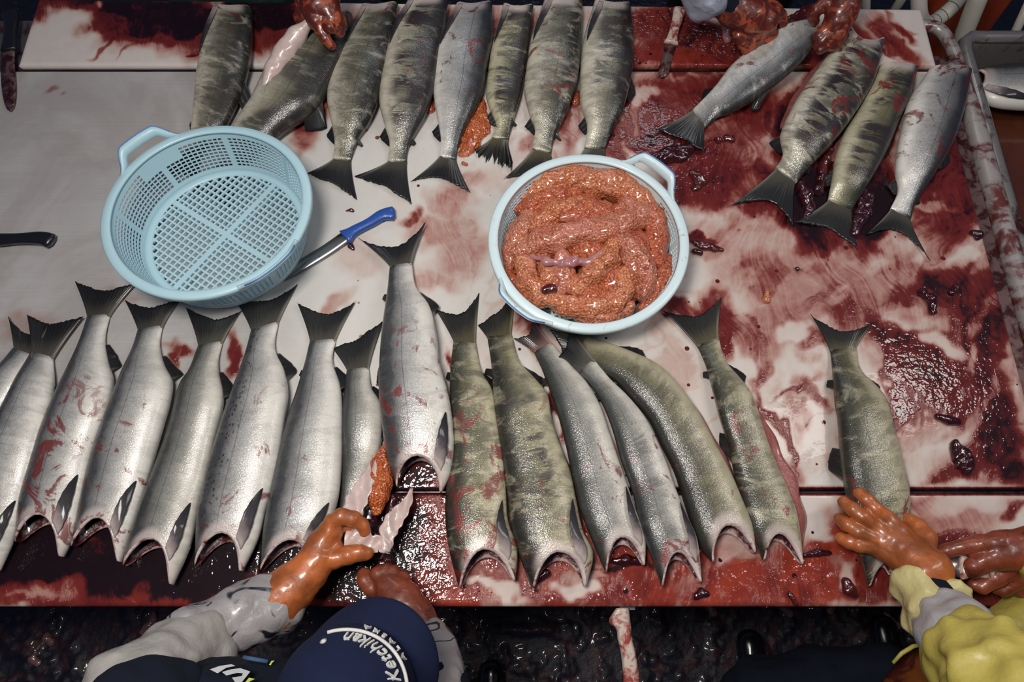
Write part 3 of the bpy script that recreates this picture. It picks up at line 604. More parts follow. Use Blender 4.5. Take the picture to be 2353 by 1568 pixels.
# ---------------------------------------------------------------- salmon
def zbase(py): return 0.010 if (py > 1150 or py < 160) else 0.0
def salmon(label, group, mat, D, B, tips=None, z0=0.0, cut=0.13, thick=0.52, fin='fin', pect=1.0, anal=1.0, dorsal=0.0, adip=1.0, pelv=0.0, flap=0.0, flapmat='flap', rag=0.0, under=0.8, seed=0, lift=None, slit=0.0, tilt=0.0, pectlen=1.0):
    rnd = random.Random(seed + 77); n, ph = 48, 44
    Ds, Bs = spline(D, n), spline(B, n)
    mid_ = (Ds + Bs) / 2; gw = (1 + 0.055 * np.interp(np.linspace(0, 1, n), [0, 0.2, 0.8, 1], [0.3, 1, 1, 0.5]))[:, None]
    Ds, Bs = mid_ + (Ds - mid_) * gw, mid_ + (Bs - mid_) * gw
    wp = np.linalg.norm(Ds - Bs, axis=1)
    wm = np.array([(P(*Ds[i], 0.03) - P(*Bs[i], 0.03)).length for i in range(n)])
    hh = wm * np.interp(np.linspace(0, 1, n), [0, 0.035, 0.08, 0.15, 0.5, 1], [0.08, 0.24, 0.44, 0.55, thick, thick * 0.95])
    hh = np.minimum(hh, 0.085); hh = np.convolve(np.r_[[hh[0]] * 3, hh, [hh[-1]] * 3], np.ones(7) / 7, 'valid')
    zl = np.array([z0 + 0.001 + (zbase((Ds[i][1] + Bs[i][1]) / 2)) for i in range(n)])
    zl = np.convolve(np.r_[[zl[0]] * 4, zl, [zl[-1]] * 4], np.ones(9) / 9, 'valid')
    if lift: zl = zl + np.interp(np.linspace(0, 1, n), [q[0] for q in lift], [q[1] for q in lift])
    Dw = np.array([P(*Ds[i], zl[i] + hh[i] / 2 + tilt * wm[i] / 2)[:] for i in range(n)]); Bw = np.array([P(*Bs[i], zl[i] + hh[i] / 2 - tilt * wm[i] / 2)[:] for i in range(n)])
    def sec(f, arr):
        f = max(0.0, min(n - 1.0, f * (n - 1))); i = min(int(f), n - 2); return arr[i] * (1 - (f - i)) + arr[i + 1] * (f - i)
    def smax(c, top): return 1 - cut * (1 if top else under) * (1 - abs(c) ** (1.55 if c > 0 else 1.75))
    def pt(s, a, inset=0.0):
        ca, sa = math.cos(a), math.sin(a)
        f = s * (smax(ca, sa > 0))
        d, b, h_ = sec(f, Dw), sec(f, Bw), sec(f, hh)
        cen = (d + b) / 2; A = (d - b) / 2; w = np.linalg.norm(A)
        kx = max(0.05, (w - inset) / w); kz = max(0.05, (h_ / 2 - inset) / (h_ / 2))
        x = math.copysign(abs(ca) ** 0.86, ca); z = math.copysign(abs(sa) ** 0.86, sa)
        q = cen + A * x * kx; q = q + np.array((0, 0, h_ / 2 * z * kz * (1.0 if sa > 0 else 0.96)))
        return Vector(q)
    def top(s, c, up=0.0):                                   # a point on the flank facing up
        q = pt(s, math.acos(max(-1, min(1, c)))); q.z += up; return q
    c0 = (Dw[n // 2] + Bw[n // 2]) / 2
    root = thing('salmon', (c0[0], c0[1], TT + float(zl[n // 2]) - 0.001), label, 'fish', group)
    lens = np.r_[0, np.cumsum(np.linalg.norm(np.diff((Dw + Bw) / 2, axis=0), axis=1))]; L = lens[-1]
    V, Fc, ac, as_, ag = [], [], [], [], []
    for i in range(n):
        s = i / (n - 1)
        for j in range(ph):
            a = 2 * math.pi * j / ph
            q = pt(s, a); V.append(q); ac.append(math.cos(a)); as_.append(s)
            w = wm[i] / 2
            v = (math.pi / 2 - a if a < 1.5 * math.pi else math.pi / 2 - a + 2 * math.pi)
            ag.append((s * (smax(math.cos(a), math.sin(a) > 0)) * L, -math.cos(a) * w * 1.15 if math.sin(a) >= 0 else -math.cos(a) * w * 1.15 + 1.0, 0))
    for i in range(n - 1):
        for j in range(ph):
            k = (j + 1) % ph
            Fc.append((i * ph + j, i * ph + k, (i + 1) * ph + k, (i + 1) * ph + j))
    Fc.append(tuple(range(ph - 1, -1, -1)))
    body = mesh_obj('body', V, Fc, mat, root, attrs={'cross': ('FLOAT', ac), 'along': ('FLOAT', as_), 'girth': ('FLOAT_VECTOR', ag)})
    # the cut neck: pale rim, dark inside
    V, Fc, dp = [], [], []
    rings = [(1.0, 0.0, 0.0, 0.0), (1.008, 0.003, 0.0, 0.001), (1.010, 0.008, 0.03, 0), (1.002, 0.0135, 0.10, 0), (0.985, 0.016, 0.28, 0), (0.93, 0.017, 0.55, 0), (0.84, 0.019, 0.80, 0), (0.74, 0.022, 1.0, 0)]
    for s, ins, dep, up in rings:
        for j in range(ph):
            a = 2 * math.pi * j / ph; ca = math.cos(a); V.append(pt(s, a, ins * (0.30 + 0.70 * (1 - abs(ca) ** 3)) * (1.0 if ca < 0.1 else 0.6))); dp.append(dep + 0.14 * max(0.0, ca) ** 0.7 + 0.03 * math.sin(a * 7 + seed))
    R = len(rings)
    for i in range(R - 1):
        for j in range(ph):
            k = (j + 1) % ph; Fc.append((i * ph + j, i * ph + k, (i + 1) * ph + k, (i + 1) * ph + j))
    V.append(sum((V[(R - 1) * ph + j] for j in range(ph)), Vector()) / ph); dp.append(1.0)
    for j in range(ph): Fc.append(((R - 1) * ph + j, (R - 1) * ph + (j + 1) % ph, R * ph))
    mesh_obj('neck_cut', V, Fc, MT['flesh'], root, attrs={'deep': ('FLOAT', dp)})
    # tail
    if tips:
        tD, fk, tB = [np.array(t, float) for t in tips]
        ctl = 2 * fk - (tD + tB) / 2; nt, nr = 41, 15; G = []; fin_at = []
        ax0 = (Ds[0] + Bs[0]) / 2; ax = fk - ax0; al = np.linalg.norm(ax); ax = ax / al
        zt = zl[0] + hh[0] / 2 + 0.0035
        for i in range(nt):
            t = i / (nt - 1); row = []
            b = Ds[0] * (1 - t) + Bs[0] * t; b = ax0 + (b - ax0) * 0.92 - ax * 0.10 * al
            e = (1 - t) ** 2 * tD + 2 * t * (1 - t) * ctl + t * t * tB
            e = e + ax * al * 0.055 * math.sin(2 * math.pi * t) ** 2
            e = e + ax * (rnd.random() - 0.5) * (3 + rag * 40) - ax * rag * 18 * (rnd.random() < 0.3)
            dv = e - b; axl = dv @ ax; lat = dv - ax * axl
            for j in range(nr):
                r = j / (nr - 1)
                q = b + ax * axl * r + lat * (r ** 1.22)
                zz = zt * (1 - r) ** 0.7 + (zl[0] + 0.006) * (1 - (1 - r) ** 0.7) + 0.0005 * math.sin(t * 30 * math.pi) * min(1, r * 2) + 0.004 * math.sin(t * math.pi * 2 + seed) * r
                row.append(P(q[0], q[1], zz))
            G.append(row)
        fa = [(i / (nt - 1), j / (nr - 1), seed) for i in range(nt) for j in range(nr)] * 2
        mesh_obj('tail_fin', *sheet(G, lambda i, j: 0.0045 * (1 - j / (nr - 1)) + 0.0014), MT[fin], root, attrs={'fin': ('FLOAT_VECTOR', fa)})
    def edge_fin(name, side, s0, s1, out, back, m, bev=0.45):
        """fin on the belly (-1) or the back (+1) edge, swept towards the tail"""
        G, fa = [], []; na, nr = 13, 9
        for i in range(na):
            a = i / (na - 1); s = s0 + (s1 - s0) * a; row = []
            e, o2 = (Dw, Bw) if side > 0 else (Bw, Dw)
            p = sec(s, e); c = (p + sec(s, o2)) / 2; od = p - c; od[2] = 0; od /= np.linalg.norm(od)
            tl = sec(max(0, s - 0.03), e) - sec(min(1, s + 0.03), e); tl[2] = 0; tl /= np.linalg.norm(tl)
            ln = out * (bev + (1 - bev) * math.sin(min(1, a * 1.15) * math.pi / 2)) * (1 + (rnd.random() - 0.5) * 0.10) * (1 if a < 0.92 else 0.86)
            for j in range(nr):
                r = j / (nr - 1)
                q = p - od * 0.006 + od * (ln + 0.006) * r + tl * back * r * (0.35 + 0.65 * a)
                z = p[2] * (1 - r) + (TT + sec(s, zl) + 0.006) * r + 0.0008 * math.sin(a * 20)
                row.append(Vector((q[0], q[1], z)))
                fa.append((0.5 * a + 0.45 * (a > 0.9), 0.35 + 0.6 * r, seed + s0 * 9))
            G.append(row)
        mesh_obj(name, *sheet(G, lambda i, j: 0.0035 - 0.002 * j / (nr - 1)), MT[m], root, attrs={'fin': ('FLOAT_VECTOR', fa * 2)})
    if anal: edge_fin('anal_fin', -1, 0.13, 0.235, 0.020 * anal, 0.022 * anal, fin, 0.25)
    if dorsal: edge_fin('dorsal_fin', 1, 0.42, 0.56, 0.015 * dorsal, 0.030 * dorsal, fin, 0.3)
    if adip: edge_fin('adipose_fin', 1, 0.125, 0.165, 0.010 * adip, 0.012 * adip, fin, 0.7)
    if pelv: edge_fin('pelvic_fin', -1, 0.42, 0.50, 0.014 * pelv, 0.035 * pelv, fin)
    if pect:
        G, fa = [], []; nl, nw = 17, 9; s_b, s_t = 0.985, 0.985 - 0.29 * pectlen
        for i in range(nl):
            r = i / (nl - 1); s = s_b + (s_t - s_b) * r; c = -0.56 - 0.28 * r
            hw = (0.145 * (math.sin(math.pi * min(1, 0.32 + 0.68 * r)) ** 0.85) + 0.005) * (1 + 0.05 * math.sin(r * 31 + seed))
            row = []
            for j in range(nw):
                t = j / (nw - 1); row.append(top(s, max(-0.985, c + hw * (2 * t - 1)), 0.0035 + 0.005 * math.sin(r * math.pi) + 0.002 * r)); fa.append((t, r, seed))
            G.append(row)
        mesh_obj('pectoral_fin', *sheet(G[::-1], 0.003), MT['pec'], root, attrs={'fin': ('FLOAT_VECTOR', [f for i in range(nl - 1, -1, -1) for f in fa[i * nw:(i + 1) * nw]] * 2)})
    if flap:                                                 # slit belly wall lying open along the belly edge
        G = []; na = 30
        for i in range(na):
            a = i / (na - 1); s = 0.30 + 0.66 * a; row = []
            p = sec(s, Bw); c = (p + sec(s, Dw)) / 2; od = p - c; od[2] = 0; od /= np.linalg.norm(od)
            ln = flap * math.sin(math.pi * a) ** 0.6 * (1 + 0.12 * math.sin(a * 23 + seed)) + 0.001
            for j in range(7):
                r = j / 6; z = (p[2] - 0.004) * (1 - r) + (TT + sec(s, zl) + 0.007) * r
                q = p - od * 0.008 + od * (ln + 0.008) * r; row.append(Vector((q[0], q[1], z + 0.003 * math.sin(r * 3 + a * 9))))
            G.append(row)
        mesh_obj('belly_flap', *sheet(G, 0.005), MT[flapmat], root)
    return root, top

SIL = ((0.70, 0.675, 0.625), (0.47, 0.465, 0.455), (0.060, 0.064, 0.070))       # silver-bright
GRY = ((0.62, 0.59, 0.53), (0.32, 0.315, 0.29), (0.048, 0.052, 0.050))       # greyer
OLV = ((0.45, 0.41, 0.28), (0.205, 0.19, 0.108), (0.032, 0.033, 0.022))     # olive
CHM = ((0.54, 0.50, 0.40), (0.26, 0.245, 0.175), (0.024, 0.026, 0.021))    # barred green
fishlist = []
def fm(kind, seed, **k): return skin('salmon_skin_%d' % seed, *kind, seed=seed, **k)
FR, BK, RT = 'headless salmon laid out in the near row', 'headless salmon laid out in the far row', 'headless salmon at the right end of the table'
f0 = salmon('pinkish salmon at the far left of the near row, cut off by the frame', FR, fm(SIL, 1, blood=0.5, mottle=0.22),
    [(30, 800), (-20, 870), (-70, 960), (-100, 1100), (-110, 1240)], [(85, 820), (45, 890), (10, 950), (-10, 1060), (-30, 1220)], ((18, 727), (62, 768), (112, 742)), seed=1, z0=0.0, anal=0.8)
f1 = salmon('silver salmon half under the frame edge, second in the near row, forked tail', FR, fm(SIL, 2, blood=0.34, mottle=0.3),
    [(72, 808), (45, 860), (18, 920), (-25, 1010), (-60, 1120), (-80, 1220), (-85, 1300)], [(122, 822), (122, 880), (112, 950), (80, 1080), (50, 1180), (28, 1240), (-2, 1312)], ((62, 722), (115, 745), (191, 727)), seed=2, anal=0.8, z0=0.004)
f2 = salmon('silver salmon with a red bruise behind its dark pectoral fin, near row, left of basket', FR, fm(SIL, 3, blood=0.69, mottle=0.2),
    [(200, 728), (182, 790), (158, 850), (124, 925), (95, 1000), (70, 1080), (50, 1160), (40, 1245)], [(254, 722), (240, 780), (246, 830), (256, 880), (240, 960), (215, 1030), (200, 1100), (186, 1170), (172, 1220), (143, 1280)], ((172, 646), (240, 668), (321, 645)), seed=3, cut=0.15)
f3 = salmon('bright silver salmon with blood spatter mid flank, tail touching the empty basket', FR, fm(SIL, 4, blood=0.56, mottle=0.22),
    [(316, 760), (305, 800), (286, 850), (256, 930), (226, 1010), (206, 1080), (190, 1150), (168, 1255)], [(374, 748), (366, 795), (376, 840), (392, 875), (386, 925), (370, 980), (350, 1050), (330, 1120), (306, 1200), (277, 1292)], ((286, 689), (345, 707), (420, 683)), seed=4, cut=0.16)
f4 = salmon('grey silver salmon with tiny round adipose fin beside red smear on the steel', FR, fm(GRY, 5, blood=0.25, mottle=0.22),
    [(455, 795), (436, 850), (414, 890), (395, 970), (375, 1030), (345, 1110), (320, 1180), (300, 1240), (286, 1300)], [(512, 785), (500, 840), (510, 905), (506, 950), (490, 1010), (475, 1080), (457, 1150), (445, 1205), (430, 1265), (396, 1344)], ((427, 706), (495, 734), (557, 712)), seed=5, cut=0.16)
f5 = salmon('silver salmon with black spots along its back, tail under the empty basket', FR, fm(SIL, 6, blood=0.50, spots=0.95, mottle=0.22),
    [(577, 760), (560, 830), (540, 890), (516, 960), (498, 1020), (480, 1080), (465, 1150), (456, 1210), (450, 1298)], [(640, 740), (630, 800), (650, 850), (658, 905), (650, 960), (640, 1040), (625, 1110), (605, 1180), (590, 1240), (556, 1313)], ((541, 690), (620, 690), (684, 652)), seed=6, cut=0.15)
f6 = salmon('silver salmon with fine dotted side line, head end under the orange glove', FR, fm(SIL, 7, blood=0.36, mottle=0.22),
    [(712, 785), (700, 840), (684, 900), (668, 950), (650, 1020), (635, 1090), (620, 1160), (608, 1230), (600, 1310)], [(772, 780), (763, 830), (778, 880), (783, 930), (783, 1000), (780, 1080), (772, 1150), (752, 1210), (715, 1290)], ((682, 695), (752, 722), (818, 691)), seed=7, cut=0.12, pectlen=0.8)
f7 = salmon('small grey salmon being slit open beside the orange roe', FR, fm(GRY, 8, blood=0.25, mottle=0.22),
    [(797, 850), (790, 930), (785, 990), (787, 1070), (782, 1150), (778, 1200)], [(848, 845), (852, 890), (873, 930), (875, 1000), (866, 1045), (842, 1100), (826, 1145), (812, 1195)], ((764, 800), (818, 782), (880, 738)), seed=8, cut=0.05, pect=0, anal=1.0, pelv=1.3, dorsal=0.5)
f8 = salmon('largest salmon of the near row, tail by the blue knife, gutted throat open', FR, fm(SIL, 9, blood=0.62, mottle=0.25),
    [(896, 612), (890, 680), (880, 770), (875, 850), (876, 920), (885, 1000), (893, 1060), (912, 1118)], [(946, 605), (955, 660), (985, 705), (1000, 770), (1006, 830), (1025, 900), (1035, 960), (1039, 1030), (1032, 1090), (1014, 1132)], ((821, 546), (912, 566), (981, 504)), seed=9, z0=0.012, cut=0.15, under=1.0, pectlen=1.0, dorsal=0.7, adip=1.2)
f9 = salmon('olive brown blood streaked salmon lying right of the gutted one', FR, fm(OLV, 10, blood=0.85, mottle=0.6),
    [(1042, 785), (1036, 850), (1036, 920), (1040, 1000), (1034, 1080), (1026, 1160), (1030, 1230), (1043, 1300), (1057, 1353)], [(1094, 790), (1104, 850), (1130, 900), (1142, 970), (1156, 1050), (1160, 1130), (1165, 1200), (1186, 1260), (1183, 1334)], ((999, 708), (1058, 722), (1101, 671)), seed=10, cut=0.15, fin='finolive', flap=0.008)
f10 = salmon('broad dark barred olive salmon under the roe basket\'s near side', FR, fm(OLV, 11, blood=0.4, bars=0.8, mottle=0.5),
    [(1120, 775), (1130, 840), (1135, 900), (1142, 960), (1155, 1050), (1168, 1130), (1176, 1200), (1195, 1270), (1224, 1360)], [(1176, 770), (1192, 830), (1226, 870), (1256, 910), (1266, 970), (1290, 1040), (1308, 1090), (1320, 1150), (1335, 1220), (1360, 1275), (1345, 1348)], ((1098, 748), (1150, 712), (1186, 658)), seed=11, cut=0.15, fin='finolive', flap=0.006, adip=1.6)
f11 = salmon('pale grey salmon with reddish tail next to the broad olive one', FR, fm(GRY, 12, blood=0.45, mottle=0.22),
    [(1226, 808), (1246, 850), (1266, 900), (1286, 960), (1304, 1030), (1316, 1090), (1330, 1150), (1346, 1200), (1374, 1270), (1391, 1316)], [(1268, 788), (1310, 840), (1346, 880), (1375, 930), (1396, 990), (1416, 1050), (1440, 1120), (1460, 1180), (1481, 1235), (1481, 1299)], ((1180, 778), (1216, 768), (1222, 732)), seed=12, cut=0.14, fin='finred', z0=0.006, anal=0.7)
f12 = salmon('slender dark backed salmon between the pale one and the curved one', FR, fm(GRY, 13, blood=0.5, bars=0.4, mottle=0.22),
    [(1325, 855), (1356, 885), (1386, 930), (1410, 990), (1430, 1060), (1455, 1130), (1472, 1200), (1495, 1270), (1520, 1347)], [(1366, 826), (1400, 870), (1440, 910), (1480, 960), (1510, 1020), (1531, 1070), (1552, 1130), (1577, 1190), (1600, 1245), (1611, 1338)], ((1276, 836), (1300, 800), (1312, 752)), seed=13, cut=0.14, z0=0.016, anal=0.6)
f13 = salmon('curved olive grey salmon bending out from beneath the roe basket', FR, fm(OLV, 14, blood=0.3, bars=0.45, mottle=0.2),
    [(1330, 835), (1370, 852), (1410, 872), (1442, 905), (1490, 960), (1520, 1020), (1550, 1080), (1570, 1140), (1590, 1200), (1612, 1260), (1636, 1292)], [(1345, 772), (1400, 790), (1460, 815), (1512, 842), (1560, 890), (1602, 950), (1640, 1020), (1672, 1080), (1702, 1150), (1726, 1210), (1735, 1270)], ((1285, 840), (1290, 800), (1262, 757)), seed=14, cut=0.13, flap=0.012, fin='finolive', pect=0)
f14 = salmon('slim olive salmon with red belly slit, alone right of the curved one', FR, fm(OLV, 15, blood=0.6, mottle=0.5),
    [(1602, 795), (1622, 840), (1640, 900), (1656, 960), (1678, 1030), (1690, 1090), (1706, 1150), (1726, 1220), (1753, 1287)], [(1651, 775), (1666, 830), (1698, 870), (1726, 910), (1746, 970), (1770, 1040), (1796, 1100), (1824, 1170), (1836, 1230), (1844, 1297)], ((1525, 715), (1604, 726), (1658, 682)), seed=15, cut=0.13, flap=0.030, pect=0, dorsal=1.0, fin='finolive')
f15 = salmon('olive salmon under the spread orange glove, rightmost of the near row', FR, fm(OLV, 16, blood=0.5, mottle=0.5),
    [(1908, 805), (1916, 870), (1922, 920), (1930, 970), (1936, 1050), (1946, 1120), (1962, 1200), (1980, 1280), (1995, 1348)], [(1968, 800), (1976, 850), (2010, 890), (2034, 925), (2050, 990), (2066, 1050), (2080, 1110), (2085, 1170), (2075, 1240), (2050, 1320)], ((1862, 722), (1938, 762), (2009, 738)), seed=16, cut=0.08, flap=0.016, pect=0, dorsal=1.1, fin='finolive')

t1 = salmon('leftmost salmon of the far row, dark green, tail inside the empty basket\'s shadow', BK, fm(CHM, 21, blood=0.15, bars=0.45, mottle=0.55),
    [(464, 352), (510, 300), (545, 230), (566, 165), (576, 100), (578, 22)], [(432, 338), (442, 290), (450, 225), (456, 170), (470, 100), (492, 18)], ((452, 424), (428, 402), (384, 398)), seed=21, cut=0.03, pectlen=1.2, dorsal=1.6, adip=0, anal=0.8)
t2 = salmon('barred green salmon lifted by its white belly in an orange glove', BK, fm(CHM, 22, blood=0.3, bars=0.7, mottle=0.3),
    [(552, 392), (600, 345), (650, 300), (720, 250), (762, 180), (800, 100), (808, 35)], [(512, 366), (530, 312), (552, 272), (582, 230), (612, 170), (650, 110), (706, 55)], ((528, 484), (490, 452), (430, 436)), seed=22, cut=0.03, pect=0, dorsal=1.8, adip=0, pelv=1.6)
t3 = salmon('greenish salmon right of the orange glove, long forked tail over the steel', BK, fm(CHM, 23, blood=0.2, bars=0.3, silver=0.5, mottle=0.55),
    [(806, 372), (822, 320), (846, 280), (866, 230), (890, 150), (902, 80), (914, 12)], [(764, 368), (770, 330), (765, 290), (755, 230), (765, 170), (796, 100), (832, 16)], ((820, 459), (765, 420), (704, 398)), seed=23, cut=0.035, adip=1.5)
t4 = salmon('dark purple barred salmon, third clear tail from the empty basket', BK, fm(CHM, 24, blood=0.35, bars=1.0, mottle=0.3),
    [(934, 375), (938, 340), (956, 300), (976, 260), (996, 200), (1010, 130), (1022, 60), (1030, -2)], [(890, 374), (896, 330), (886, 290), (875, 240), (878, 190), (890, 130), (906, 70), (938, 6)], ((946, 469), (885, 428), (814, 405)), seed=24, cut=0.035)
t5 = salmon('brightest silver salmon of the far row, orange roe spilled beside its tail', BK, fm(SIL, 25, blood=0.45, silver=0.6, mottle=0.22),
    [(1048, 370), (1052, 340), (1066, 300), (1086, 260), (1106, 210), (1116, 150), (1130, 80), (1130, 10)], [(1008, 362), (1014, 330), (1010, 290), (1000, 230), (1000, 190), (1005, 130), (1020, 80), (1050, 12)], ((1081, 444), (1010, 408), (942, 419)), seed=25, cut=0.04)
t6 = salmon('small heavily barred olive salmon with ragged tail in the far row', BK, fm(OLV, 26, blood=0.2, bars=1.0, mottle=0.7),
    [(1168, 322), (1176, 290), (1186, 250), (1196, 210), (1206, 150), (1216, 90), (1225, 16)], [(1128, 320), (1140, 290), (1134, 268), (1120, 230), (1120, 200), (1130, 120), (1140, 80), (1157, 12)], ((1178, 389), (1135, 368), (1090, 348)), seed=26, cut=0.045, rag=0.5, fin='finolive')
t7 = salmon('pale green salmon with blood near its shoulder, tail lobe beside roe basket', BK, fm(CHM, 27, blood=0.5, bars=0.35, mottle=0.55),
    [(1266, 355), (1272, 320), (1290, 280), (1310, 230), (1326, 170), (1332, 100), (1338, 2)], [(1222, 345), (1230, 300), (1220, 270), (1210, 230), (1207, 200), (1215, 140), (1225, 80), (1252, 2)], ((1300, 440), (1235, 400), (1158, 411)), seed=27, cut=0.04, fin='finolive', adip=1.8)
t8 = salmon('barred green salmon, rightmost of the far row, tail hidden by roe basket', BK, fm(CHM, 28, blood=0.25, bars=0.8, mottle=0.4),
    [(1390, 345), (1406, 300), (1426, 260), (1441, 210), (1452, 150), (1452, 100), (1448, 14)], [(1342, 342), (1350, 290), (1336, 240), (1335, 200), (1338, 140), (1346, 80), (1367, 4)], ((1410, 420), (1350, 400), (1290, 415)), seed=28, cut=0.04, dorsal=1.2)

r1 = salmon('silver salmon held up by two orange gloves at the back board', RT, fm(SIL, 31, blood=0.4, mottle=0.3, silver=0.45),
    [(1618, 296), (1650, 268), (1682, 255), (1740, 222), (1802, 176), (1852, 128), (1878, 88)], [(1590, 254), (1640, 205), (1680, 155), (1732, 113), (1790, 70), (1840, 52), (1868, 48)], ((1618, 348), (1578, 322), (1508, 296)), seed=31, cut=0.02, pect=0, dorsal=1.5, adip=0, anal=1.1, flap=0.010, lift=[(0, 0), (0.5, 0.01), (1, 0.05)], z0=0.004)
r2 = salmon('large dark barred salmon with open oval neck cut, right group', RT, fm(CHM, 32, blood=0.65, bars=1.0, mottle=0.6),
    [(1826, 425), (1862, 380), (1900, 340), (1940, 290), (1980, 230), (2010, 170), (2030, 92)], [(1782, 388), (1800, 355), (1796, 310), (1822, 250), (1860, 190), (1902, 130), (1950, 66)], ((1822, 519), (1770, 462), (1677, 474)), seed=32, cut=0.085, under=-0.15, flap=0.012, dorsal=0.9, pect=0.0, z0=0.006)
r3 = salmon('olive barred salmon with tail lying on black clots, right group', RT, fm(OLV, 33, blood=0.45, bars=0.9, mottle=0.3),
    [(1956, 485), (1982, 440), (2012, 390), (2042, 330), (2066, 270), (2090, 220), (2106, 160)], [(1902, 462), (1916, 400), (1922, 360), (1940, 310), (1970, 260), (2000, 200), (2022, 152)], ((1972, 572), (1905, 525), (1828, 512)), seed=33, cut=0.01, pect=0, dorsal=0.8, flap=0.008)
r4 = salmon('blood flecked silver salmon lying against the right table edge', RT, fm(SIL, 34, blood=0.75, silver=0.6, mottle=0.2),
    [(2092, 505), (2102, 470), (2132, 420), (2170, 360), (2196, 300), (2216, 230), (2229, 166)], [(2045, 482), (2064, 440), (2060, 400), (2064, 350), (2074, 300), (2092, 230), (2136, 160)], ((2138, 598), (2060, 530), (1978, 549)), seed=34, cut=0.01, dorsal=1.3, pect=0)
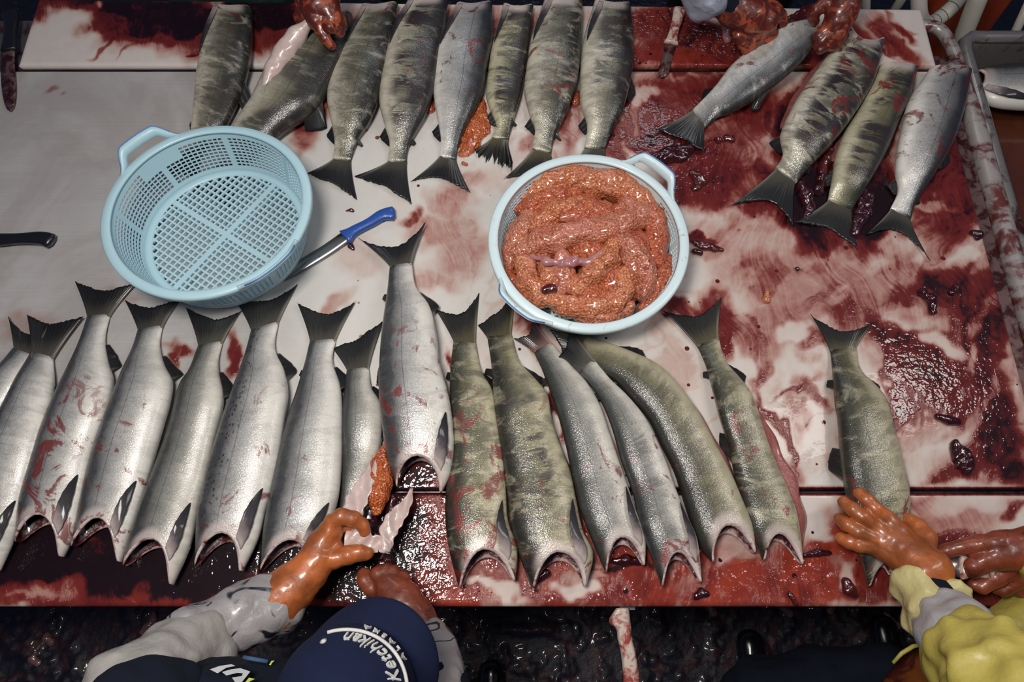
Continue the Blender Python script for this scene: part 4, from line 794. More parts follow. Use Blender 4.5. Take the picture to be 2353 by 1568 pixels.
# ---------------------------------------------------------------- colander baskets
def basket(label, cpx, zrim, R, hang, grot, mat, grooves=True, zup=0.003, lean=0.0):
    c = P(*cpx, zrim); base = thing('colander_basket', (c.x, c.y, TT + zup), label, 'basket')
    cx, cy = c.x, c.y; z0 = TT + zup; zt = TT + zrim; Rb = R * 0.895; zb = z0 + 0.014
    pol = lambda r, a, z: Vector((cx + r * math.cos(a), cy + r * math.sin(a), z))
    # pierced side wall
    ncol, nrow = 112, 9; V, Fc = [], []; key = {}
    def vat(ia, f):
        k = (ia, round(f, 5))
        if k not in key:
            key[k] = len(V); a = 2 * math.pi * ia / (ncol * 4)
            V.append(pol((Rb + (R - Rb) * f ** 0.85) - 0.004, a, zb + (zt - 0.008 - zb) * f))
        return key[k]
    f0, f1 = 0.10, 0.90
    fr = [0.0, f0]
    for r in range(nrow):
        a = f0 + (f1 - f0) * r / nrow; d = (f1 - f0) / nrow; fr += [a + d * 0.76, a + d]
    fr[-1] = f1; fr += [1.0]
    for i in range(ncol):
        am = 2 * math.pi * (i + 0.5) / ncol
        rib = i % 14 == 0
        dh = min(abs((am - math.radians(h) + math.pi) % (2 * math.pi) - math.pi) for h in hang)
        for j in range(len(fr) - 1):
            hole = (j >= 1 and j % 2 == 1 and j < len(fr) - 2)
            solid = rib or (dh < 0.26 and j >= 13)
            for i0, i1, part in ((i * 4, i * 4 + 3, 0), (i * 4 + 3, i * 4 + 4, 1)):
                if hole and part == 0 and not solid: continue
                Fc.append((vat(i0, fr[j]), vat(i1 % (ncol * 4), fr[j]), vat(i1 % (ncol * 4), fr[j + 1]), vat(i0, fr[j + 1])))
    w = mesh_obj('pierced_wall', V, Fc, mat, base, smooth=False)
    md = w.modifiers.new('thickness', 'SOLIDIFY'); md.thickness = 0.0028; md.offset = 1
    # foot ring and floor grid
    mesh_obj('foot_ring', *lathe([(Rb - 0.003, zb + 0.002), (Rb - 0.003, z0), (Rb - 0.010, z0), (Rb - 0.012, zb - 0.004), (Rb * 0.89, zb - 0.006), (Rb * 0.89, zb - 0.002), (Rb - 0.016, zb)], 96, c=(cx, cy, 0)), mat, base)
    g = math.radians(grot); RM = Matrix.Rotation(g, 3, 'Z'); rr = Rb * 0.895; lst = []; pitch = 0.0142; k = int(rr / pitch)
    for q in range(-k, k + 1):
        o = q * pitch; ln = 2 * math.sqrt(max(0, rr * rr - o * o)); w_ = 0.0125 if q == 0 else 0.0046
        for ax in (0, 1):
            ce = RM @ Vector((0, o, 0) if ax == 0 else (o, 0, 0)); sz = (ln, w_, 0.0055) if ax == 0 else (w_, ln, 0.0058)
            lst.append(box((cx + ce.x, cy + ce.y, zb - 0.0045), sz, RM))
    mesh_obj('floor_grid', *merge(*lst), mat, base, smooth=False)
    # rim
    mesh_obj('rim', *lathe([(R - 0.006, zt - 0.006), (R - 0.004, zt - 0.001), (R + 0.002, zt), (R + 0.013, zt - 0.001), (R + 0.016, zt - 0.004), (R + 0.016, zt - 0.014), (R + 0.013, zt - 0.014), (R + 0.012, zt - 0.005), (R - 0.002, zt - 0.006)], 160, c=(cx, cy, 0)), mat, base)
    # two loop handles in the rim
    for h in hang:
        ha = math.radians(h); n = 48; half = 0.36; V, Fc = [], []
        pts = []
        for i in range(n + 1):
            t = -1 + 2 * i / n; a = ha + t * half
            bmp = float(sstep(1.0, 0.42, abs(t)))
            ro = R + 0.014 + 0.026 * bmp; zz = zt
            hole = abs(t) < 0.70
            hi, ho = bmp, 0.47 * float(sstep(0.78, 0.46, abs(t)))
            pts.append((a, ro, hi, ho, zz, hole))
        def ring4(seg, lo, hi_):
            m = []
            for a, ro, hi, ho, zz, hole in seg:
                s0, s1 = ho, 1.0
                q = lambda s: (R + 0.013 + 0.022 * hi * s, zz + 0.028 * hi * s - 0.002)
                (r0, z0_), (r1, z1_) = q(s0), q(s1); rm, zm = (r0 + r1) / 2, (z0_ + z1_) / 2
                m.append([pol(r0 - 0.002, a, z0_), pol(rm - 0.004, a, zm + 0.003), pol(r1 - 0.002, a, z1_ + 0.003), pol(r1 + 0.004, a, z1_), pol(rm + 0.003, a, zm - 0.003), pol(r0 + 0.003, a, z0_ - 0.005)])
            V = [v for q in m for v in q]; Fc = []
            for i in range(len(m) - 1):
                for k_ in range(6): Fc.append((i * 6 + k_, i * 6 + (k_ + 1) % 6, (i + 1) * 6 + (k_ + 1) % 6, (i + 1) * 6 + k_))
            Fc.append(tuple(range(5, -1, -1))); Fc.append(tuple((len(m) - 1) * 6 + k_ for k_ in range(6)))
            return V, Fc
        hnd = mesh_obj('handle', *merge(ring4(pts, lambda ro, hi, ho: ho, lambda ro, hi, ho: ro)), mat, base)
        if grooves:
            gv = [pol(R + 0.013 + 0.022 * hi + 0.0015, a, zz + 0.028 * hi + 0.0005) for a, ro, hi, ho, zz, hole in pts if abs(a - ha) < half * 0.80]
            mesh_obj('groove', *tube(gv, [0.0016] * len(gv), 6), MT['groove'], hnd)
    base.rotation_euler.x = math.radians(lean)
    return cx, cy, zt
bl = basket('empty pale blue plastic colander basket standing on the bare steel', (473, 482), 0.140, 0.208, (137, -43), -33, MT['blue'], zup=0.017, lean=-3.8)   # its near edge rests on the salmon tails
br = basket('bluish white colander basket heaped with orange salmon roe', (1353, 548), 0.125, 0.199, (47, 227), 12, MT['bluew'])

# ---------------------------------------------------------------- roe in the basket
GR = 'roe skeins heaped in the basket'
mass = mesh_obj('roe_mass', *soft([[(br[0] + 0.105 * math.cos(a), br[1] + 0.105 * math.sin(a), TT + 0.052, 0.050)] for a in np.linspace(0, 6.28, 9)] + [[(br[0], br[1], TT + 0.06, 0.052)]], 0.005, 0.02, 0.008, 30, 4), MT['roedark'])
tag(mass, 'loose deep orange salmon roe filling the bottom of the basket', 'roe', kind='stuff')
RO = [
    ('long pale orange roe skein curving along the far rim of the basket', 'roe', [(1215, 452, .075, .026), (1262, 425, .088, .034), (1330, 412, .092, .036), (1410, 424, .092, .037), (1470, 452, .086, .033), (1516, 500, .076, .022)]),
    ('short roe skein tucked behind the long one at the basket\'s far wall', 'roe', [(1255, 408, .085, .020), (1300, 392, .098, .024), (1345, 396, .092, .018)]),
    ('pointed reddish roe skein at the upper left of the basket', 'roedark', [(1190, 480, .075, .014), (1232, 468, .085, .026), (1290, 452, .090, .026), (1330, 440, .085, .018)]),
    ('rounded roe skein with a pale membrane at the left wall of the basket', 'roepink', [(1222, 500, .080, .022), (1196, 530, .085, .028), (1176, 572, .078, .024), (1170, 604, .068, .018)]),
    ('plump orange roe skein slanting through the upper middle of the heap', 'roe', [(1236, 520, .090, .024), (1280, 488, .100, .028), (1330, 472, .100, .022)]),
    ('dark red roe skein in the middle of the heap', 'roedark', [(1300, 500, .098, .024), (1345, 488, .104, .030), (1390, 492, .098, .026)]),
    ('broad pinkish roe skein lying across the middle of the heap', 'roepink', [(1190, 578, .085, .022), (1250, 556, .100, .030), (1320, 540, .106, .033), (1400, 528, .106, .034), (1462, 500, .100, .028), (1440, 470, .096, .022)]),
    ('deep orange coarse grained roe skein at the right of the heap', 'roedark', [(1460, 452, .086, .022), (1494, 492, .090, .027), (1512, 545, .088, .028), (1508, 590, .084, .025)]),
    ('pink veined roe skein running down the right side of the heap', 'roepink', [(1430, 552, .104, .022), (1456, 590, .104, .030), (1478, 632, .096, .030), (1482, 676, .084, .022)]),
    ('light orange roe skein in the lower middle with large eggs', 'roe', [(1408, 566, .108, .018), (1394, 600, .108, .026), (1360, 632, .104, .027), (1322, 660, .096, .022)]),
    ('folded orange roe skein along the near wall of the basket', 'roe', [(1262, 688, .084, .020), (1310, 704, .088, .023), (1366, 706, .090, .024), (1412, 694, .092, .024), (1432, 664, .094, .024), (1430, 634, .096, .020)]),
    ('golden roe skein upright at the lower left of the heap', 'roe', [(1206, 610, .084, .026), (1218, 650, .084, .027), (1240, 694, .078, .019)]),
    ('small brown orange roe skein beside the pale membrane', 'roe', [(1252, 604, .094, .020), (1262, 640, .092, .024)]),
    ('roe skein right of the small brown one, below the membrane', 'roepink', [(1290, 590, .100, .018), (1296, 630, .096, .027), (1288, 664, .090, .018)]),
    ('dark roe skein against the lower right wall of the basket', 'roedark', [(1532, 600, .070, .020), (1526, 640, .074, .024), (1500, 690, .070, .022), (1480, 712, .066, .016)]),
    ('flat reddish roe skein lying at the basket\'s lowest edge', 'roepink', [(1330, 728, .072, .016), (1390, 728, .076, .020), (1446, 708, .074, .018)]),
    ('thin roe skein pressed into the left wall below the rounded one', 'roedark', [(1168, 632, .060, .018), (1186, 664, .064, .022), (1214, 700, .062, .018)]),
]
for i, (lb, m, ch) in enumerate(RO):
    o = mesh_obj('roe_skein', *soft([pc(ch, -0.010)], 0.0030, 0.006, 0.0085, 38, i * 5 + 1), MT[m])
    tag(o, lb, 'roe', GR)
o = mesh_obj('membrane_strip', *soft([pc([(1222, 590, .098, .004), (1252, 600, .112, .008), (1290, 606, .114, .008), (1318, 600, .116, .011), (1348, 606, .112, .008), (1382, 580, .112, .004)])], 0.002, 0.006, 0.004, 60, 3), MT['gutpink'])
tag(o, 'glistening pink membrane strip lying on the roe heap', 'membrane')
tag(mesh_obj('blood_clot', *soft([pc([(1252, 668, .100, .010), (1268, 662, .104, .011)])], 0.002, 0.006, 0.004, 60, 3), MT['liver']), 'small brown clot on the roe near the basket\'s lower left', 'clot')
# roe lying on the table
def lump(name, label, cat, mat, pts, z, h=0.0025, wr=0.003, wf=70, seed=1, k=0.008, group=None):
    o = mesh_obj(name, *soft([pc([(x, y, z + (0.012 if (y > 1135 or y < 165) else 0), r) for x, y, r in c]) for c in pts], h, k, wr, wf, seed, flatz=TT + (0.0085 if y_all(pts) else 0.0005)), MT[mat])
    return tag(o, label, cat, group)
def y_all(pts): return all(y > 1135 or y < 165 for c in pts for x, y, r in c)
lump('roe_patch', 'orange roe spilled on the steel between the bright silver salmon and the ragged tail', 'roe', 'roespill', [[(1108, 232, .018), (1102, 262, .026), (1094, 300, .034), (1080, 338, .032), (1070, 358, .026)], [(1112, 285, .028), (1110, 312, .026)]], -0.016, seed=2, wr=0.005)
lump('roe_patch', 'tiny group of roe eggs below the orange spill', 'roe', 'roespill', [[(1064, 376, .006), (1072, 379, .005)]], 0.001, wr=0.001, seed=3)
lump('roe_skein', 'orange roe skein coming out of the small slit salmon', 'roe', 'roespill', [[(884, 1030, .008), (876, 1065, .020), (872, 1105, .026), (868, 1140, .022), (866, 1176, .010)]], 0.040, h=0.003, wr=0.002, seed=4)
for i, (x, y, r, lb) in enumerate([(990, 244, .012, 'roe clump left of the bright silver salmon\'s belly'), (1322, 228, .012, 'roe clump between the two rightmost salmon of the far row'), (744, 236, .011, 'roe clump by the fin of the lifted salmon'), (1762, 682, .009, 'orange roe scrap on the pale steel right of the roe basket'), (1698, 528, .0035, 'single roe egg up on the pale steel below the barred tail')]):
    lump('roe_clump', 'small ' + lb if i < 4 else lb, 'roe', 'roedark' if i < 3 else 'roe', [[(x, y - 8, r * .7), (x, y + 8, r)]] if i < 4 else [[(x, y, r)]], 0.003, seed=10 + i, wr=0.002)

# ---------------------------------------------------------------- clots, guts and scraps on the table
CL = [
    ('shiny black clot right of the gloved salmon, largest on the bare table', 'clot', [[(2196, 1022, .011), (2210, 1050, .015), (2222, 1080, .014)], [(2204, 1040, .016), (2216, 1066, .016)]], .004),
    ('small black clot on the blood above the large one', 'clot', [[(2154, 958, .008), (2178, 966, .010), (2202, 970, .007)]], .002),
    ('dark clot pair on the right edge of the table', 'clot', [[(2118, 676, .009), (2136, 690, .012), (2142, 716, .010)], [(2120, 672, .008)]], .002),
    ('little dark clot beside the pair, nearer the table edge', 'clot', [[(2186, 674, .008), (2196, 660, .007)]], .002),
    ('black clot heap beneath the tail of the held salmon', 'clot', [[(1500, 362, .010), (1540, 352, .016), (1580, 345, .016), (1600, 330, .010)], [(1530, 366, .014), (1570, 362, .013)]], .002),
    ('dark red liver scrap between the held salmon\'s tail and the roe basket', 'liver', [[(1592, 398, .010), (1606, 414, .013), (1600, 432, .011)], [(1618, 420, .009)]], .003),
    ('reddish gut strand right of the roe basket rim', 'liver', [[(1596, 558, .006), (1626, 566, .008), (1660, 574, .004)], [(1600, 566, .006), (1640, 576, .005)]], .002),
    ('black clot at the end of the red gut strand', 'clot', [[(1596, 578, .009), (1608, 582, .007)]], .001),
    ('black gut mass along the tail of the olive barred salmon, right group', 'clot', [[(1978, 440, .012), (1986, 470, .016), (1976, 505, .016), (1960, 540, .012)], [(1995, 455, .012), (1990, 490, .012)]], .004),
    ('dark gut mass under the big barred salmon\'s tail', 'clot', [[(1838, 430, .012), (1850, 452, .015), (1862, 480, .014), (1850, 500, .010)], [(1880, 440, .014), (1890, 410, .012)]], .003),
    ('red liver slab between the two barred salmon of the right group', 'liver', [[(1905, 330, .010), (1896, 370, .013), (1888, 410, .012)], [(1912, 350, .010)]], .003),
    ('oval dark blob beside the held salmon\'s tail fin', 'liver', [[(1668, 318, .010), (1680, 322, .010)], [(1650, 322, .008)]], .003),
    ('brown translucent clot on the near board left of the yellow sleeve', 'liver', [[(1944, 1338, .010), (1952, 1356, .012), (1962, 1368, .009)]], .000),
    ('small dark clot on the near board edge below the slim salmon', 'liver', [[(1816, 1366, .006), (1828, 1386, .006)]], .001),
    ('little clot with roe bits on the near board', 'clot', [[(1612, 1360, .008), (1600, 1372, .006)], [(1622, 1366, .005)]], .000),
    ('dark clot string by the bare patch of the near board', 'clot', [[(1850, 1276, .004), (1880, 1270, .007), (1910, 1272, .003)]], .000),
    ('dark clot in front of the broad olive salmon\'s neck', 'clot', [[(1238, 1330, .007), (1256, 1318, .008)]], .000),
    ('long dark clot in front of the pale grey salmon\'s neck', 'clot', [[(1412, 1290, .007), (1440, 1288, .010), (1468, 1292, .008)]], .000),
    ('dark entrails heap beside the worker in the cap', 'clot', [[(846, 1180, .018), (850, 1215, .022), (872, 1255, .022), (880, 1290, .020)], [(896, 1200, .014), (900, 1150, .014)], [(868, 1310, .016)]], .010),
    ('grey gut scrap under the orange fist at the back board', 'gutpink', [[(1668, 66, .011), (1672, 90, .010)], [(1680, 56, .008)]], .004),
    ('dark red guts hanging behind the held salmon on the back board', 'liver', [[(1812, 46, .010), (1846, 34, .014), (1862, 20, .012)], [(1800, 52, .010)]], .010),
    ('dark clot on the blue knife\'s blade side', 'clot', [[(806, 566, .007), (812, 574, .004)]], .001),
    ('small clot drop in the pale middle of the table', 'clot', [[(1832, 618, .005)]], .002),
    ('crimson scrap on the steel above the blue knife', 'liver', [[(795, 485, .003), (806, 483, .004), (812, 486, .003)]], .001),
    ('dark clot under the right edge rail, far half', 'clot', [[(2236, 536, .008), (2250, 540, .009), (2244, 548, .007)]], .002),
    ('dark clot on the near board beside the olive brown salmon', 'clot', [[(1128, 1270, .010), (1146, 1262, .008)]], .000),
]
for i, (lb, m, pts, z) in enumerate(CL):
    lump('fish_offal' if m != 'clot' else 'blood_clot', lb, 'offal' if m != 'clot' else 'clot', m, pts, z, seed=30 + i, wr=0.006 if len(pts) > 1 else 0.003, wf=55, k=0.006)
def ribbon(path, th=0.005, seed=0, nw=9):
    '''soft flat band: path of (px, py, height, half width in metres)'''
    A = spline([(x, y, z, w) for x, y, z, w in path], 40); G = []
    for i in range(40):
        a, b = A[max(0, i - 1)], A[min(39, i + 1)]; T = (P(*b[:3]) - P(*a[:3])).normalized(); S = T.cross(Vector((0, 0, 1))).normalized()
        c = P(*A[i][:3]); w = A[i][3] * (1 + 0.10 * math.sin(i * 0.9 + seed))
        G.append([c + S * w * (2 * j / (nw - 1) - 1) + Vector((0, 0, 0.006 * math.cos((2 * j / (nw - 1) - 1) * 2.2 + i * 0.12) + 0.002 * math.sin(i * 0.7 + j))) for j in range(nw)])
    return sheet(G, th)
strip = mesh_obj('belly_strip', *merge(ribbon([(792, 1244, .105, .018), (820, 1245, .106, .023), (850, 1252, .100, .019), (874, 1250, .096, .013), (892, 1262, .088, .012)], seed=1), ribbon([(882, 1268, .090, .012), (888, 1236, .086, .014), (898, 1208, .080, .017), (918, 1180, .070, .015), (936, 1154, .056, .010), (946, 1122, .046, .003)], seed=4)), MT['paleflap'])
tag(strip, 'white strip of belly flesh held between the orange glove\'s fingers', 'fish strip')
flp = mesh_obj('belly_wall', *ribbon([(872, 1040, .048, .005), (856, 1078, .058, .013), (836, 1118, .070, .018), (816, 1160, .082, .020), (802, 1198, .092, .016)], 0.006, 2), MT['paleflap'])
tag(flp, 'white rolled belly wall of the small salmon, pulled into the orange glove', 'fish strip')

# ---------------------------------------------------------------- knives
def knife(label, hp, bp, hm, bm, hw, bw, hth=0.018, group=None, guard=0.0, tipcut=0.5, butt=1.0, z=None):
    """hp: handle path, bp: blade path, in (px, py, height) ; widths in metres"""
    p0 = P(*hp[0]); root = thing('knife', (p0.x, p0.y, p0.z - 0.01), label, 'knife', group)
    hs = [P(*q) for q in hp]; n = 26; V, Fc = [], []
    A = spline([tuple(q) for q in hs], n); seg = 16
    for i in range(n):
        t = i / (n - 1); T = Vector(A[min(i + 1, n - 1)] - A[max(i - 1, 0)]).normalized(); S = T.cross(Vector((0, 0, 1))).normalized(); U = S.cross(T)
        w = hw / 2 * (1.0 + 0.10 * math.sin(t * math.pi * 2.2 + 0.6)) * (1 + butt * 0.28 * float(sstep(0.22, 0.0, t))) * (1 + guard * float(sstep(0.84, 1.0, t)))
        e = min(1, 0.55 + t * 12, 1) if t < 0.04 else 1
        for k in range(seg):
            a = 2 * math.pi * k / seg; ca, sa = math.cos(a), math.sin(a)
            V.append(Vector(A[i]) + S * math.copysign(abs(ca) ** 0.8, ca) * w * e + U * math.copysign(abs(sa) ** 0.8, sa) * hth / 2 * e)
    for i in range(n - 1):
        for k in range(seg): Fc.append((i * seg + k, i * seg + (k + 1) % seg, (i + 1) * seg + (k + 1) % seg, (i + 1) * seg + k))
    Fc.append(tuple(range(seg - 1, -1, -1))); Fc.append(tuple((n - 1) * seg + k for k in range(seg)))
    mesh_obj('handle', V, Fc, MT[hm], root)
    if bp:
        B = spline([tuple(P(*q)) for q in bp], 24); G = []
        for i in range(24):
            t = i / 23; T = Vector(B[min(i + 1, 23)] - B[max(i - 1, 0)]).normalized(); S = T.cross(Vector((0, 0, 1))).normalized()
            w = bw / 2 * (math.sqrt(max(0.0, 1 - ((t - tipcut) / (1 - tipcut)) ** 2)) if t > tipcut else 1.0) + 0.0006
            G.append([Vector(B[i]) + S * (-w), Vector(B[i]) + S * (-w * 0.3) + Vector((0, 0, .0006)), Vector(B[i]) + S * w])
        mesh_obj('blade', *sheet(G, 0.0022), MT[bm], root)
    return root
knife('blue handled knife with its blade under the empty basket', [(908, 490, .014), (880, 494, .014), (850, 512, .014), (815, 530, .014), (792, 546, .014)], [(796, 543, .010), (750, 575, .008), (700, 606, .006), (640, 645, .004)], 'bluehandle', 'steel', 0.026, 0.030, guard=0.45, tipcut=0.6)
knife('knife with white bloody handle lying on the red end of the back board', [(1562, 18, .024), (1556, 46, .024), (1548, 74, .024), (1542, 100, .024)], [(1543, 98, .018), (1534, 130, .016), (1526, 160, .014), (1520, 178, .010)], 'whitehandle', 'steeldirty', 0.027, 0.026, guard=0.25, tipcut=0.8, butt=0.2)
knife('black handled knife with bloody blade at the far left table corner', [(22, 28, .016), (26, 50, .018), (24, 80, .018), (20, 116, .016)], [(18, 114, .014), (17, 150, .010), (20, 200, .008), (24, 256, .006)], 'black', 'steeldirty', 0.036, 0.034, tipcut=0.55, butt=0.6)
knife('black handle of a knife reaching in from the left, on the bare steel', [(122, 556, .014), (98, 548, .016), (60, 548, .016), (-10, 552, .014)], [(-6, 552, .010), (-80, 560, .008), (-160, 568, .006)], 'black', 'steel', 0.030, 0.034, butt=0.5)
# knife hanging from the near table edge, pale stained grip with engraved marks
hk = P(1436, 1440, -0.02)
kr = thing('knife', (hk.x, hk.y, hk.z - 0.012), 'pale blood stained knife handle jutting out below the near table edge', 'knife')
cen = spline([(1440, 1398), (1436, 1430), (1436, 1465), (1444, 1500), (1449, 1540), (1452, 1580), (1452, 1612)], 30)
Lw = np.interp(np.linspace(0, 1, 30), [0, .10, .17, .19, .25, .6, .8, 1], [24, 36, 36, 24, 17, 18, 19, 23]); Rw = np.interp(np.linspace(0, 1, 30), [0, .2, .5, .8, 1], [6, 15, 17, 19, 22])
G = []
for i in range(30):
    z = -0.018 - 0.03 * i / 29
    G.append([P(cen[i][0] - Lw[i] + (Lw[i] + Rw[i]) * q, cen[i][1], z + 0.011 * (1 - (2 * q - 1) ** 4) ** 0.5) for q in np.linspace(0, 1, 11)])
hndl = mesh_obj('handle', *sheet(G, 0.016), MT['whitehandle'], kr)
q0, q1 = P(1440, 1402, -0.024), P(1440, 1340, -0.030)
mesh_obj('blade', *box((q0 + q1) / 2, (0.030, (q1 - q0).length, 0.003)), MT['steel'], kr, smooth=False)
def text_mesh(name, body, mat, parent, size, place, depth=0.0008, spacing=1.0):
    cu = bpy.data.curves.new(name, 'FONT'); cu.body = body; cu.size = size; cu.extrude = 0.0; cu.align_x = 'CENTER'; cu.align_y = 'CENTER'; cu.space_character = spacing
    to = bpy.data.objects.new('tmp', cu); COL.objects.link(to)
    dg = bpy.context.evaluated_depsgraph_get(); me = to.evaluated_get(dg).to_mesh()
    import bmesh
    bm = bmesh.new(); bm.from_mesh(me); bmesh.ops.triangulate(bm, faces=bm.faces); bmesh.ops.subdivide_edges(bm, edges=bm.edges, cuts=1)
    V = [v.co.copy() for v in bm.verts]; bm.verts.index_update(); Fc = [tuple(v.index for v in f.verts) for f in bm.faces]; bm.free()
    COL.objects.unlink(to); bpy.data.objects.remove(to); bpy.data.curves.remove(cu)
    W2 = []
    for dz in (depth, -depth): W2 += [place(v.x, v.y, dz) for v in V]
    n = len(V); F2 = Fc + [tuple(i + n for i in reversed(f)) for f in Fc]
    ed = {}
    for f in Fc:
        for a, b in zip(f, f[1:] + f[:1]): ed[(a, b)] = ed.get((a, b), 0) + 1
    for (a, b) in list(ed):
        if (b, a) not in ed: F2.append((b, a, a + n, b + n))
    return mesh_obj(name, W2, F2, mat, parent, smooth=False)
def on_knife(x, y, dz):
    # text runs down the handle; x along it, y to the right across it
    py = 1492 + x * 1130; px = 1449 + (py - 1492) * 0.10 - (-y) * 1130
    return P(px, py, -0.0145 - 0.03 * (py - 1398) / 214 + dz)
text_mesh('engraving', 'GEXA', MT['engrave'], hndl, 0.014, on_knife, 0.0012, 1.25)
# ---------------------------------------------------------------- people
def glove(name, chains, mat, parent, k=0.0035, h=0.0026, wr=0.0022, seed=0, zoff=0.0):
    return mesh_obj(name, *soft([pc(c, zoff) for c in chains], h, k, wr, 46, seed), MT[mat], parent)
def sleeve(name, chain, mat, parent, h=0.005, wr=0.014, wf=20, seed=0, k=0.012, world=False):
    return mesh_obj(name, *soft([chain if world else pc(chain)], h, k, wr, wf, seed), MT[mat], parent)
def wpt(p, r): return (p[0], p[1], p[2], r)
def person_body(name, mat, parent, head, neck, shoulders, hips, hands, feet, elbows, knees, scale=1.0, flesh_head=True):
    """one continuous body: head, trunk, two arms, two legs, in world points"""
    L = []
    h = Vector(head); up = (Vector(head) - Vector(neck)).normalized()
    L.append([wpt(h - up * 0.03, 0.060), wpt(h + up * 0.02, 0.070)])
    fwd = Vector((0, 1, -0.35)).normalized() if head[1] < 0.7 else Vector((0, -1, -0.35)).normalized()
    L.append([wpt(h + fwd * 0.066, 0.014), wpt(h + fwd * 0.082 - up * 0.02, 0.012)])              # nose
    L.append([wpt(h + fwd * 0.045 - up * 0.080, 0.030)])                                          # chin
    for sx in (-1, 1): L.append([wpt(h + Vector((sx * 0.070, 0, -0.01)), 0.015)])                 # ears
    L.append([wpt(h - up * 0.06, 0.055), wpt(Vector(neck), 0.060)])
    sl, sr = Vector(shoulders[0]), Vector(shoulders[1]); hl, hr = Vector(hips[0]), Vector(hips[1]); mid = (sl + sr) / 2; pel = (hl + hr) / 2
    L.append([wpt(Vector(neck), 0.062), wpt(mid, 0.085)])
    L.append([wpt(sl, 0.075), wpt(mid, 0.115), wpt(sr, 0.075)])
    for a, b in ((sl, hl), (sr, hr)): L.append([wpt(mid + (a - mid) * 0.55, 0.115), wpt((mid + pel) / 2 + (b - pel) * 0.8, 0.112), wpt(b, 0.115)])
    L.append([wpt(hl, 0.115), wpt(hr, 0.115)])
    for s, e, w in ((sl, elbows[0], hands[0]), (sr, elbows[1], hands[1])):
        path = [s] + [Vector(q) for q in (e if isinstance(e, list) else [e])] + [Vector(w)]; m_ = len(path) - 1
        L.append([wpt(q, 0.058 - 0.033 * i / m_ if i else 0.055) for i, q in enumerate(path)])
    for hp, kn, ft in ((hl, knees[0], feet[0]), (hr, knees[1], feet[1])):
        ft = Vector(ft); L.append([wpt(hp, 0.105), wpt(kn, 0.062), wpt(ft + Vector((0, 0, 0.09)), 0.045)])
    o = mesh_obj(name, *soft(L, 0.011, 0.03, 0.006, 14, 5), mat, parent)
    if flesh_head:
        o.data.materials.append(MT['skinp']); zn = Vector(neck); me = o.data
        org = o.matrix_world.translation if parent is None else parent.location
        for f in me.polygons:
            c = Vector(f.center) + org
            if (c - zn).dot(up) > 0.02 and (c - h).length < 0.115: f.material_index = 1
    return o
def boots(parent, feet, ydir):
    for f in feet:
        f = Vector(f)
        mesh_obj('boot', *soft([[wpt(f + Vector((0, 0, 0.36)), 0.072), wpt(f + Vector((0, 0, 0.10)), 0.052)], [wpt(f + Vector((0, -0.02 * ydir, 0.045)), 0.044), wpt(f + Vector((0, 0.10 * ydir, 0.048)), 0.044), wpt(f + Vector((0, 0.19 * ydir, 0.042)), 0.040)]], 0.007, 0.03, 0.0, flatz=0.002), MT['rubber'], parent)

# --- worker in the navy cap, near edge
hd = P(800, 1604, 0.36)
w1 = thing('person', (hd.x, hd.y - 0.42, 0.0), 'worker in navy cap and grey plastic sleeves bending over the near table edge', 'person')
hd.z -= 0.045
neck = (hd.x - 0.04, hd.y - 0.09, hd.z - 0.12); shl = P(330, 1690, 0.26); shr = P(1075, 1760, 0.22)
hand_l, hand_r = P(735, 1275, 0.10), P(905, 1360, 0.08)
person_body('body', MT['navy'], w1, hd, neck, (shl, shr), ((-0.42, -0.52, 0.93), (-0.08, -0.52, 0.93)), (hand_l, hand_r), ((-0.44, -0.42, 0.0), (-0.06, -0.42, 0.0)), ([P(355, 1548, .25), P(450, 1475, .18), P(545, 1428, .135), P(640, 1376, .112)], [P(1000, 1580, .16), P(978, 1486, .105)]), ((-0.43, -0.44, 0.48), (-0.07, -0.44, 0.48)))
boots(w1, ((-0.44, -0.42, 0.0), (-0.06, -0.42, 0.0)), 1)
glove('glove', [
    [(634, 1384, .112, .054), (668, 1352, .112, .044), (705, 1318, .110, .037), (732, 1280, .108, .034)],
    [(716, 1300, .108, .030), (738, 1255, .110, .028), (758, 1222, .112, .024)],
    [(730, 1290, .105, .026), (762, 1262, .105, .022)],
    [(750, 1238, .114, .019), (764, 1200, .124, .016), (784, 1187, .130, .0145), (812, 1192, .124, .0135), (832, 1206, .112, .013), (838, 1222, .104, .0115)],
    [(752, 1246, .100, .017), (774, 1210, .104, .014), (804, 1204, .098, .0125), (830, 1222, .088, .011)],
    [(748, 1256, .088, .016), (774, 1224, .086, .0135), (806, 1216, .078, .012), (828, 1232, .070, .0105)],
    [(744, 1264, .078, .015), (770, 1240, .072, .0125), (800, 1232, .064, .011)],
    [(738, 1292, .104, .022), (768, 1284, .112, .019), (800, 1276, .116, .016), (828, 1270, .112, .0145), (842, 1272, .108, .013)],
], 'glove', w1, seed=3)
sleeve('sleeve', [(630, 1390, .112, .052), (592, 1406, .125, .056), (540, 1428, .140, .058), (490, 1452, .160, .056), (440, 1475, .190, .054)], 'sleeve', w1, seed=2)
sleeve('upper_sleeve', [(462, 1478, .185, .056), (410, 1508, .22, .062), (355, 1548, .26, .064), (300, 1590, .30, .066), (262, 1640, .32, .06)], 'sleevelight', w1, seed=7)
sleeve('jacket_shoulder', [(372, 1592, .335, .052), (330, 1640, .345, .075), (300, 1700, .35, .085)], 'navy', w1, seed=8, wr=0.010)
